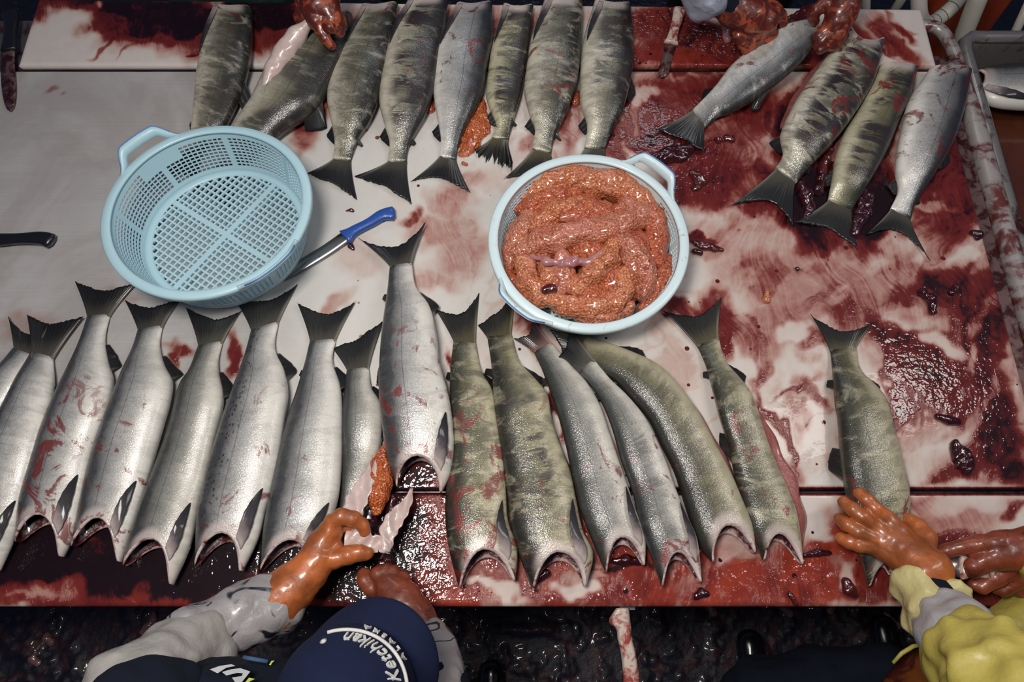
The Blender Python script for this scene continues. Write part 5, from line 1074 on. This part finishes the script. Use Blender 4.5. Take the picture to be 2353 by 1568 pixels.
glove('glove', [
    [(990, 1488, .10, .036), (958, 1430, .095, .036), (925, 1378, .088, .034), (895, 1350, .082, .030)],
    [(915, 1365, .082, .028), (884, 1336, .080, .024)], [(930, 1372, .080, .026), (905, 1336, .078, .022)],
    [(884, 1338, .082, .017), (868, 1320, .086, .0145), (856, 1322, .074, .013)],
    [(896, 1334, .082, .017), (884, 1314, .086, .0145), (872, 1312, .072, .0125)],
    [(912, 1336, .080, .016), (904, 1318, .083, .014), (890, 1310, .070, .012)],
    [(930, 1346, .076, .015), (926, 1330, .078, .013), (914, 1320, .066, .0115)],
    [(880, 1362, .080, .018), (854, 1352, .082, .016), (838, 1334, .080, .0145), (836, 1322, .076, .013)],
], 'gloved', w1, seed=5)
sleeve('sleeve', [(978, 1486, .105, .044), (992, 1520, .125, .048), (1000, 1580, .160, .052), (1010, 1660, .22, .056)], 'sleeve', w1, seed=4, wr=0.012)
q_ = Vector(neck)
mesh_obj('collar', *soft([[wpt(q_ + Vector((-0.05, 0.0, 0.0)), 0.062), wpt(q_ + Vector((0.05, 0.0, 0.0)), 0.062)], [wpt(q_ + Vector((0, 0.02, 0.02)), 0.066)]], 0.006, 0.03, 0.006, 20, 1), MT['navy'], w1)
# jacket chest with printed letters, seen between the arm and the cap
sleeve('jacket_front', [(470, 1640, .30, .06), (600, 1632, .27, .07), (720, 1670, .25, .09)], 'navy', w1, seed=11, wr=0.008)
def strip_px(name, poly, z, mat, parent, th=0.0015):
    V = [P(x, y, z) for x, y in poly] + [P(x, y, z - th) for x, y in poly]; n = len(poly)
    Fc = [tuple(range(n)), tuple(range(2 * n - 1, n - 1, -1))] + [(i, n + i, n + (i + 1) % n, (i + 1) % n) for i in range(n)]
    return mesh_obj(name, V, Fc, mat, parent, smooth=False)
jk = w1
zz = 0.360
def onfront(poly, name, mat):                                   # print laid on the jacket surface
    return strip_px(name, poly, 0.352, mat, jk)
onfront([(482, 1539), (505, 1531), (532, 1527), (541, 1531), (520, 1535), (500, 1548)], 'print', MT['lettering'])
onfront([(510, 1545), (530, 1539), (552, 1536), (575, 1544), (556, 1568), (545, 1575), (533, 1558), (556, 1554), (558, 1548), (545, 1547), (520, 1553)], 'print', MT['lettering'])
onfront([(564, 1568), (572, 1558), (586, 1561), (574, 1566), (566, 1580)], 'print', MT['neon'])
onfront([(618, 1528), (624, 1519), (631, 1519), (625, 1524), (622, 1530)], 'print', MT['neon'])
mesh_obj('strap', *tube([P(560, 1511, .33), P(585, 1516, .335), P(615, 1521, .33)], [0.003] * 3, 8), MT['bluestrap'], w1)
# cap: crown, brim, button, eyelet, stitched words
ax = math.radians(54); fw = Vector((math.cos(ax), math.sin(ax), 0)); sd = Vector((-fw.y, fw.x, 0))
cc = P(798, 1604, 0.36); cc.z = TT + 0.36
pitch = math.radians(8)
def capp(f, s, u):                                              # cap coordinates: forward, sideways, up
    g = f * math.cos(pitch) + u * math.sin(pitch); h_ = -f * math.sin(pitch) + u * math.cos(pitch)
    return cc + fw * g + sd * s + Vector((0, 0, h_))
cap_e = w1
V, Fc = [], []; na, nb = 56, 16
crown_r = lambda b, a: (0.098 if math.cos(a) > 0 else 0.104)
def crown(a, b, inset=0.0):
    cb, sb = math.cos(b), math.sin(b)
    return capp((0.096 - inset) * math.cos(a) * cb, (0.096 - inset) * math.sin(a) * cb, (0.112 - inset) * sb ** 0.9 + 0.0)
for j in range(nb + 1):
    b = math.pi / 2 * j / nb * 0.995
    for i in range(na): V.append(crown(2 * math.pi * i / na, b))
for j in range(nb):
    for i in range(na): Fc.append((j * na + i, j * na + (i + 1) % na, (j + 1) * na + (i + 1) % na, (j + 1) * na + i))
Fc.append(tuple(nb * na + i for i in range(na)))
capo = mesh_obj('cap', V, Fc, MT['cap'], w1)
sm = capo.modifiers.new('thickness', 'SOLIDIFY'); sm.thickness = 0.002
G = []
for i in range(33):
    t = -1 + 2 * i / 32; a = t * 1.56; row = []
    for j in range(9):
        r = j / 8
        f0, s0 = 0.094 * math.cos(a), 0.094 * math.sin(a)
        f1, s1 = -0.010 + 0.152 * math.cos(t * 1.50) ** 0.72, 0.106 * math.sin(t * 1.50)
        f, s = f0 + (f1 - f0) * r, s0 + (s1 - s0) * r
        row.append(capp(f, s, 0.006 - 0.9 * s * s / 0.1 * (0.35 + r * 0.3) - 0.008 * r))
    G.append(row)
mesh_obj('brim', *sheet(G, 0.003), MT['cap'], capo)
for (a, b, r) in ((1.02, 0.70, 0.0052), (2.2, 0.72, 0.0052), (-0.6, 0.74, 0.004)):
    q = crown(a, b); nrm = (q - cc).normalized(); T = nrm.cross(Vector((0, 0, 1))).normalized(); B = nrm.cross(T)
    V = [q + nrm * 0.0015 + (T * math.cos(k * math.pi / 8) + B * math.sin(k * math.pi / 8)) * r for k in range(16)] + [q + nrm * 0.003]
    mesh_obj('eyelet', V, [(k, (k + 1) % 16, 16) for k in range(16)] + [tuple(range(15, -1, -1))], MT['thread'], capo)
def on_crown(hgt, scale_up):
    def f(x, y, dz):
        a = -x / 0.090; b = hgt + y * scale_up / 0.10                # read from the wearer's front
        return crown(-a, max(0.01, b), -0.0014 - dz)
    return f
text_mesh('stitched_word', 'ALASKA', MT['thread'], capo, 0.016, on_crown(0.36, 1.0), 0.0016, 1.45)
def script(x, y, dz): return on_crown(0.46, 1.0)(x, y + 0.0, dz) if False else on_crown(0.72, 1.0)(x + y * 0.35, y, dz)
text_mesh('stitched_word', 'Ketchikan', MT['thread'], capo, 0.030, script, 0.0018, 1.0)
und = [on_crown(0.53, 1.0)(x, 0.003 * math.sin(x * 30), 0.0008) for x in np.linspace(-0.085, 0.085, 30)]
mesh_obj('stitched_underline', *tube(und, [0.0026] * 30, 6), MT['thread'], capo)

# --- worker in yellow sleeves, near right corner
w2 = thing('person', (1.12, -0.50, 0.0), 'worker with cream and yellow sleeves and orange gloves at the near right corner', 'person')
sl2, sr2 = P(2400, 1790, .32), P(2760, 1700, .36)
hd2 = Vector(((sl2.x + sr2.x) / 2, sl2.y - 0.02, TT + 0.62))
person_body('body', MT['navy'], w2, hd2, (hd2.x, hd2.y - 0.05, hd2.z - 0.16), (sl2, sr2), ((0.82, -0.52, 0.92), (1.14, -0.52, 0.92)), (P(2080, 1265, .085), P(2330, 1270, .09)), ((0.70, -0.34, 0.0), (1.10, -0.34, 0.0)), ([P(2310, 1600, .27), P(2222, 1498, .19), P(2150, 1390, .12)], P(2520, 1340, .14)), ((0.74, -0.40, 0.47), (1.11, -0.42, 0.47)))
boots(w2, ((0.70, -0.34, 0.0), (1.10, -0.30, 0.0)), 1)
glove('glove', [
    [(2126, 1312, .100, .046), (2100, 1284, .092, .040), (2076, 1262, .086, .034)],
    [(2090, 1270, .088, .030), (2062, 1230, .084, .025), (2038, 1194, .082, .0175)],
    [(2080, 1272, .086, .030), (2046, 1238, .082, .024), (2014, 1212, .080, .0165)],
    [(2074, 1280, .084, .028), (2036, 1252, .078, .022), (2002, 1234, .075, .0158)],
    [(2080, 1292, .082, .026), (2036, 1270, .074, .020), (2004, 1256, .070, .0152)],
    [(2036, 1192, .083, .0165), (2012, 1170, .088, .0150), (1992, 1148, .086, .0138), (1976, 1134, .080, .0120)],
    [(2010, 1208, .081, .0160), (1982, 1188, .086, .0150), (1958, 1170, .080, .0138), (1938, 1154, .072, .0118)],
    [(1998, 1232, .076, .0155), (1972, 1220, .078, .0145), (1946, 1206, .070, .0132), (1929, 1194, .062, .0115)],
    [(1998, 1256, .070, .0150), (1976, 1254, .070, .0135), (1950, 1246, .062, .0122), (1934, 1238, .055, .0108)],
    [(2110, 1270, .088, .028), (2124, 1236, .082, .022), (2110, 1212, .074, .0175), (2094, 1200, .066, .0145), (2084, 1194, .060, .0125)],
], 'glove', w2, seed=9, k=0.0035)
sleeve('cuff', [(2116, 1340, .105, .046), (2150, 1390, .12, .052), (2176, 1440, .145, .054), (2196, 1470, .165, .054)], 'cream', w2, seed=3, wr=0.018, wf=26)
sleeve('plastic_sleeve', [(2178, 1440, .150, .058), (2206, 1476, .175, .066), (2226, 1500, .190, .062)], 'sleevewhite', w2, seed=5, wr=0.016)
sleeve('sleeve', [(2222, 1498, .200, .066), (2262, 1540, .235, .076), (2310, 1600, .28, .084), (2350, 1680, .33, .09)], 'yellow', w2, seed=6, wr=0.034, wf=15)
glove('glove', [
    [(2440, 1255, .12, .044), (2380, 1262, .105, .042), (2330, 1264, .098, .036)],
    [(2340, 1256, .100, .030), (2290, 1250, .100, .024)], [(2340, 1272, .098, .032), (2290, 1278, .094, .028)],
    [(2296, 1250, .102, .019), (2256, 1250, .098, .0165), (2214, 1258, .086, .0145), (2176, 1266, .074, .0128), (2160, 1270, .068, .0115)],
    [(2300, 1280, .096, .021), (2262, 1288, .094, .0185), (2238, 1302, .088, .0165), (2234, 1312, .080, .0140)],
    [(2330, 1300, .078, .022), (2290, 1330, .066, .0165), (2258, 1348, .054, .0145), (2240, 1344, .048, .0125)],
    [(2350, 1306, .076, .022), (2330, 1338, .062, .0160), (2306, 1356, .050, .0140), (2286, 1352, .044, .0120)],
    [(2370, 1308, .074, .022), (2362, 1340, .060, .0155), (2344, 1356, .050, .0135), (2326, 1354, .044, .0115)],
], 'gloved', w2, seed=12)
sleeve('sleeve', [(2420, 1300, .11, .056), (2470, 1310, .14, .062), (2540, 1350, .18, .07)], 'yellow', w2, seed=8, wr=0.012)
sleeve('apron', [(2140, 1640, -.05, .085), (2180, 1620, -.04, .10), (2300, 1700, -.03, .12)], 'apron', w2, seed=9, wr=0.014, h=0.007)
mesh_obj('apron_edge', *tube([P(2052, 1524, .02), P(2072, 1502, .03), P(2098, 1486, .035), P(2126, 1480, .035)], [0.003, 0.004, 0.004, 0.003], 8), MT['yellow'], w2)
sleeve('oilskin_front', [(2330, 1450, .02, .05), (2380, 1420, .02, .06), (2440, 1500, .02, .09)], 'yellow', w2, seed=14, wr=0.010)
mesh_obj('trousers', *soft([[wpt(P(1760, 1620, -.34), 0.10), wpt(P(1900, 1600, -.34), 0.105), wpt(P(2040, 1590, -.32), 0.10)]], 0.008, 0.02, 0.012, 18, 3), MT['navy'], w2)
knife('white handled knife gripped in the brown orange glove at the right edge', [(2420, 1340, .070), (2353, 1330, .070), (2300, 1320, .070), (2240, 1308, .070), (2206, 1302, .072)], [(2208, 1302, .070), (2150, 1296, .068), (2110, 1292, .066)], 'whitehandle', 'steel', 0.030, 0.040, guard=0.5, butt=0.2)

def hood(parent, head, mat, back):
    h = Vector(head)
    o = mesh_obj('hood', *soft([[wpt(h + Vector((0, back * 0.02, 0.035)), 0.098), wpt(h + Vector((0, back * 0.045, -0.05)), 0.085), wpt(h + Vector((0, back * 0.05, -0.15)), 0.088)], [wpt(h + Vector((-0.07, back * 0.03, -0.16)), 0.06), wpt(h + Vector((0.07, back * 0.03, -0.16)), 0.06)]], 0.007, 0.03, 0.008, 16, 2), MT[mat], parent)
hood(w2, hd2, 'yellow', -1)
# --- worker behind the far edge, orange glove on the lifted salmon
w3 = thing('person', (-0.52, 1.86, 0.0), 'worker in dark green oilskin behind the far table edge, lifting a salmon', 'person')
def far_person(root, cx, body_mat, ytors, hand_pts, elbows):
    person_body('body', body_mat, root, (cx, ytors - 0.16, TT + 0.78), (cx, ytors - 0.06, TT + 0.60), ((cx - 0.20, ytors, TT + 0.52), (cx + 0.20, ytors, TT + 0.52)), ((cx - 0.12, ytors + 0.08, TT + 0.08), (cx + 0.12, ytors + 0.08, TT + 0.08)), hand_pts, ((cx - 0.16, ytors + 0.06, 0.0), (cx + 0.16, ytors + 0.06, 0.0)), elbows, ((cx - 0.14, ytors + 0.04, 0.48), (cx + 0.14, ytors + 0.04, 0.48)))
    boots(root, ((cx - 0.16, ytors + 0.06, 0.0), (cx + 0.16, ytors + 0.06, 0.0)), -1)
far_person(w3, -0.55, MT['green'], 1.92, (P(736, -30, .14), P(500, -120, .10)), (P(700, -200, .24), P(420, -220, .22)))
glove('glove', [
    [(738, -90, .20, .048), (736, -30, .165, .050), (735, 14, .145, .047)],
    [(704, 0, .135, .030), (700, 28, .125, .024)],
    [(752, 20, .148, .034), (764, 44, .138, .026)], [(728, 20, .146, .034), (728, 46, .138, .026)],
    [(726, 44, .138, .018), (736, 66, .130, .0150), (748, 88, .118, .0140), (761, 104, .106, .0125)],
    [(744, 44, .140, .019), (758, 62, .138, .0155), (772, 68, .124, .0135)],
    [(758, 44, .138, .018), (772, 58, .132, .0150), (780, 74, .116, .0130)],
    [(770, 34, .134, .017), (782, 46, .126, .0140), (788, 60, .112, .0120)],
    [(698, 18, .126, .022), (692, 42, .116, .0175), (700, 58, .104, .0145)],
], 'gloveb', w3, seed=21)
glove('glove', [
    [(480, -200, .16, .042), (496, -140, .12, .040), (502, -112, .10, .036)],
    [(490, -112, .10, .020), (484, -84, .085, .015), (482, -66, .07, .0125)], [(502, -110, .10, .020), (502, -76, .085, .015), (502, -56, .07, .0125)],
    [(514, -110, .10, .020), (518, -78, .085, .015), (520, -60, .07, .0125)], [(526, -114, .10, .018), (534, -88, .085, .0135), (538, -74, .07, .0115)],
    [(474, -134, .11, .020), (456, -114, .095, .016), (450, -98, .08, .013)],
], 'gloveb', w3, seed=22)
sleeve('apron', [(120, -36, -.05, .045), (330, -26, -.05, .05), (640, -16, -.05, .05)], 'green', w3, seed=4, wr=0.012, h=0.008)
hood(w3, (-0.55, 1.92 - 0.16, TT + 0.78), 'green', 1)

# --- worker at the back right, both gloves on the held salmon
w4 = thing('person', (1.04, 1.92, 0.0), 'worker behind the far right edge gripping a salmon with two bloody orange gloves', 'person')
far_person(w4, 0.80, MT['navy'], 1.98, (P(1700, 40, .14), P(1925, 10, .14)), (P(1600, -120, .24), P(1950, -170, .26)))
glove('glove', [
    [(1640, -40, .17, .044), (1664, -2, .150, .044), (1690, 16, .140, .042)],
    [(1690, 20, .140, .046), (1726, 36, .132, .044), (1752, 48, .124, .038)],
    [(1730, 24, .130, .034), (1770, 30, .120, .030)],
    [(1768, 30, .122, .020), (1792, 38, .112, .0165), (1796, 56, .098, .0140)],
    [(1758, 54, .116, .020), (1772, 76, .104, .0160), (1760, 92, .090, .0135)],
    [(1738, 62, .112, .020), (1744, 86, .098, .0160), (1732, 100, .086, .0135)],
    [(1714, 60, .110, .019), (1722, 84, .096, .0155), (1726, 104, .084, .0130)],
    [(1694, 52, .108, .020), (1698, 82, .094, .0165), (1708, 102, .080, .0145), (1714, 116, .070, .0120)],
], 'gloveb', w4, seed=23)
sleeve('sleeve', [(1560, -120, .23, .055), (1600, -40, .19, .052), (1630, -4, .165, .050)], 'sleeveblue', w4, seed=3)
glove('glove', [
    [(1950, -90, .20, .046), (1946, -30, .165, .044), (1936, 18, .145, .040), (1926, 48, .130, .034)],
    [(1934, 24, .140, .032), (1912, 58, .124, .024)], [(1940, 36, .136, .030), (1926, 74, .118, .022)],
    [(1914, 56, .126, .018), (1896, 70, .116, .0150), (1882, 82, .106, .0135), (1876, 88, .100, .0118)],
    [(1920, 66, .120, .018), (1902, 84, .110, .0150), (1888, 96, .100, .0132), (1878, 104, .092, .0115)],
    [(1930, 76, .114, .017), (1912, 92, .104, .0145), (1898, 106, .094, .0128), (1884, 116, .086, .0110)],
    [(1936, 82, .108, .016), (1924, 98, .098, .0135), (1910, 108, .090, .0115)],
    [(1928, 10, .142, .024), (1896, 10, .146, .019), (1876, 22, .138, .0165), (1868, 38, .124, .0142), (1872, 48, .114, .0125)],
], 'gloveb', w4, seed=25)
hood(w4, (0.80, 1.98 - 0.16, TT + 0.78), 'navy', 1)

# ---------------------------------------------------------------- tub of bloody water at the right
tub = thing('fish_tub', (1.40, 0.75, 0.0), 'steel tub of brown bloody water standing against the right side of the table', 'tub')
TX0, TX1, TY0, TY1 = 1.215, 2.05, -0.20, 1.405; tz = TT - 0.035
rimp = [(TX0, TY0), (TX0, TY1 - 0.03), (TX0 + 0.03, TY1), (TX1, TY1), (TX1, TY0), (TX0, TY0)]
seg = spline([(TX0, TY0), (TX0, 0.4), (TX0, TY1 - 0.05)], 20).tolist() + [(TX0 + 0.006, TY1 - 0.018), (TX0 + 0.03, TY1)] + spline([(TX0 + 0.06, TY1), (TX1 - 0.3, TY1), (TX1, TY1)], 14).tolist()
mesh_obj('rolled_rim', *tube([(x, y, tz) for x, y in seg], [0.0165] * len(seg), 16), MT['raildark'], tub)
mesh_obj('walls', *merge(box(((TX0 + 0.012), (TY0 + TY1) / 2, tz / 2 + 0.05), (0.004, TY1 - TY0, tz - 0.10)), box((TX1, (TY0 + TY1) / 2, tz / 2 + 0.05), (0.004, TY1 - TY0, tz - 0.10)), box(((TX0 + TX1) / 2, TY1 - 0.012, tz / 2 + 0.05), (TX1 - TX0, 0.004, tz - 0.10)), box(((TX0 + TX1) / 2, TY0, tz / 2 + 0.05), (TX1 - TX0, 0.004, tz - 0.10)), box(((TX0 + TX1) / 2, (TY0 + TY1) / 2, 0.10), (TX1 - TX0, TY1 - TY0, 0.004))), MT['raildark'], tub, smooth=False)
for x in (TX0 + 0.06, TX1 - 0.06):
    for y in (TY0 + 0.08, TY1 - 0.08): mesh_obj('leg', *tube([(x, y, 0), (x, y, 0.10)], [0.02, 0.02], 12), MT['raildark'], tub)
gx, gy = 60, 80
Xw, Yw = np.meshgrid(np.linspace(TX0 + 0.016, TX1 - 0.004, gx), np.linspace(TY0 + 0.004, TY1 - 0.016, gy), indexing='ij')
Zw = tz - 0.12 + (fbm(Xw * 9, Yw * 9, 4, 3) - 0.5) * 0.012
mesh_obj('bloody_water', np.stack([Xw.ravel(), Yw.ravel(), Zw.ravel()], 1), [(i * gy + j, (i + 1) * gy + j, (i + 1) * gy + j + 1, i * gy + j + 1) for i in range(gx - 1) for j in range(gy - 1)], MT['water'], tub)
zs = -0.125
s1 = salmon('headless silver salmon lying in the tub of bloody water', None, fm(SIL, 41, blood=0.1, silver=0.5),
    [(2640, 190), (2560, 170), (2480, 158), (2400, 154), (2320, 153), (2262, 158), (2238, 166)], [(2640, 232), (2560, 244), (2480, 250), (2400, 248), (2330, 246), (2280, 238), (2230, 214)], ((2700, 180), (2690, 212), (2705, 245)), seed=41, z0=zs, cut=0.06, anal=1, dorsal=0)
s2 = salmon('pale salmon sunk at the tub\'s right edge, only its flank in view', None, fm(SIL, 42, blood=0.3),
    [(2440, 900), (2400, 800), (2370, 700), (2350, 620), (2345, 560)], [(2520, 880), (2500, 780), (2470, 680), (2440, 600), (2420, 550)], None, seed=42, z0=zs + 0.02, cut=0.05, anal=0, adip=0, pect=0)

# ---------------------------------------------------------------- pipes, hose and orange panel behind the tub
def floor_px(x, y, z): return P(x, y, z - TT)
def pipe(label, pts, r, m='pipe'):
    o = mesh_obj('white_pipe', *tube(pts, [r] * len(pts), 18), MT[m]); return tag(o, label, 'pipe', 'white pipes behind the tub')
pipe('short white pipe behind the board corner with a collar, upright', [floor_px(1986, 60, .55), floor_px(1987, 20, .60), floor_px(1988, -60, .70)], 0.016)
pipe('thin white pipe slanting up past the end of the cutting board', [floor_px(2030, 60, .45), floor_px(2064, 10, .55), floor_px(2110, -60, .70)], 0.014)
pipe('thick white pipe leaning behind the tub in front of the orange panel', [floor_px(2196, 150, .42), floor_px(2218, 70, .55), floor_px(2246, 0, .65), floor_px(2268, -60, .72)], 0.027)
pipe('thin stained white pipe at the top right corner behind the tub', [floor_px(2304, 150, .40), floor_px(2330, 80, .50), floor_px(2372, -10, .62)], 0.0135)
hz = [floor_px(*q) for q in [(2112, -40, .68), (2112, 20, .62), (2118, 45, .58), (2135, 55, .56), (2160, 40, .56), (2190, 14, .58), (2215, -20, .60), (2240, -60, .62)]]
hs = spline([tuple(q) for q in hz], 60)
hose = thing('ribbed_hose', (hz[3].x, hz[3].y, hz[3].z - 0.03), 'curved ribbed white hose behind the cutting board corner', 'hose')
mesh_obj('hose_tube', *tube(hs, [0.023] * 60, 18), MT['pipe'], hose)
for k in (20, 26, 32, 38, 44, 50):
    t0 = Vector(hs[k]); d = Vector(hs[k + 1]) - Vector(hs[k - 1]); d.normalize()
    mesh_obj('rib', *tube([t0 - d * 0.0012, t0 + d * 0.0012], [0.0238, 0.0238], 18), MT['void'], hose)
op = [floor_px(x, y, z) for x, y, z in [(2135, -30, .50), (2360, -60, .50), (2272, 60, .30), (2225, 108, .22), (2150, 108, .22)]]
dn = Vector((0, -0.02, -0.03))
opn = mesh_obj('orange_panel', [*op, *[q + dn for q in op]], [(0, 1, 2, 3, 4), (9, 8, 7, 6, 5)] + [(i, 5 + i, 5 + (i + 1) % 5, (i + 1) % 5) for i in range(5)], MT['orange'], smooth=False)
tag(opn, 'orange plastic panel leaning behind the white pipes', 'panel')
# scraps on the wet floor below the near edge
rs = random.Random(4)
SCR = [(120, 1478, 'pale fish scrap on the wet floor left of the capped worker'), (88, 1526, 'curled thin scrap on the dark floor near the lower left corner'), (330, 1452, 'reddish scrap on the floor beside the grey sleeve'), (1640, 1410, 'red strip of flesh hanging at the near board edge'), (1815, 1410, 'pinkish scrap on the dark floor below the near board'), (1905, 1404, 'round dark scrap on the floor under the near board'), (2050, 1450, 'small pink scrap on the floor beside the boots')]
for i, (x, y, lb) in enumerate(SCR):
    b = P(x, y, -TT + 0.004)
    o = mesh_obj('fish_scrap', *soft([[(b.x, b.y, 0.006, 0.012), (b.x + rs.uniform(-.03, .03), b.y + rs.uniform(.01, .04), 0.007, 0.010), (b.x + rs.uniform(-.04, .04), b.y + 0.05, 0.005, 0.006)]], 0.003, 0.008, 0.005, 60, i, flatz=0.0005), MT['scrap'])
    tag(o, lb, 'scrap')

# wet trampled waste over the floor beside the table: real lumps that catch the lamps
gx, gy = 520, 140
Xf, Yf = np.meshgrid(np.linspace(-1.75, 1.75, gx), np.linspace(-0.85, 0.10, gy), indexing='ij')
hf = np.maximum(0, fbm(Xf * 18, Yf * 18, 8, 4) - 0.50) * 0.06 + np.maximum(0, vnoise(Xf * 60, Yf * 60, 5) - 0.60) * 0.022 + 0.001
V = np.stack([Xf.ravel(), Yf.ravel(), hf.ravel()], 1)
ws = mesh_obj('fish_waste', V, [(i * gy + j, (i + 1) * gy + j, (i + 1) * gy + j + 1, i * gy + j + 1) for i in range(gx - 1) for j in range(gy - 1)], MT['waste'])
tag(ws, 'dark wet trampled fish waste covering the floor at the near side of the table', 'waste', kind='stuff')
mesh_obj('belly_fold', *soft([pc([(706, 56, .125, .012), (682, 82, .105, .022), (654, 120, .090, .024), (628, 160, .080, .020), (612, 196, .070, .012)])], 0.003, 0.01, 0.002, 40, 2), MT['paleflap'], t2[0])
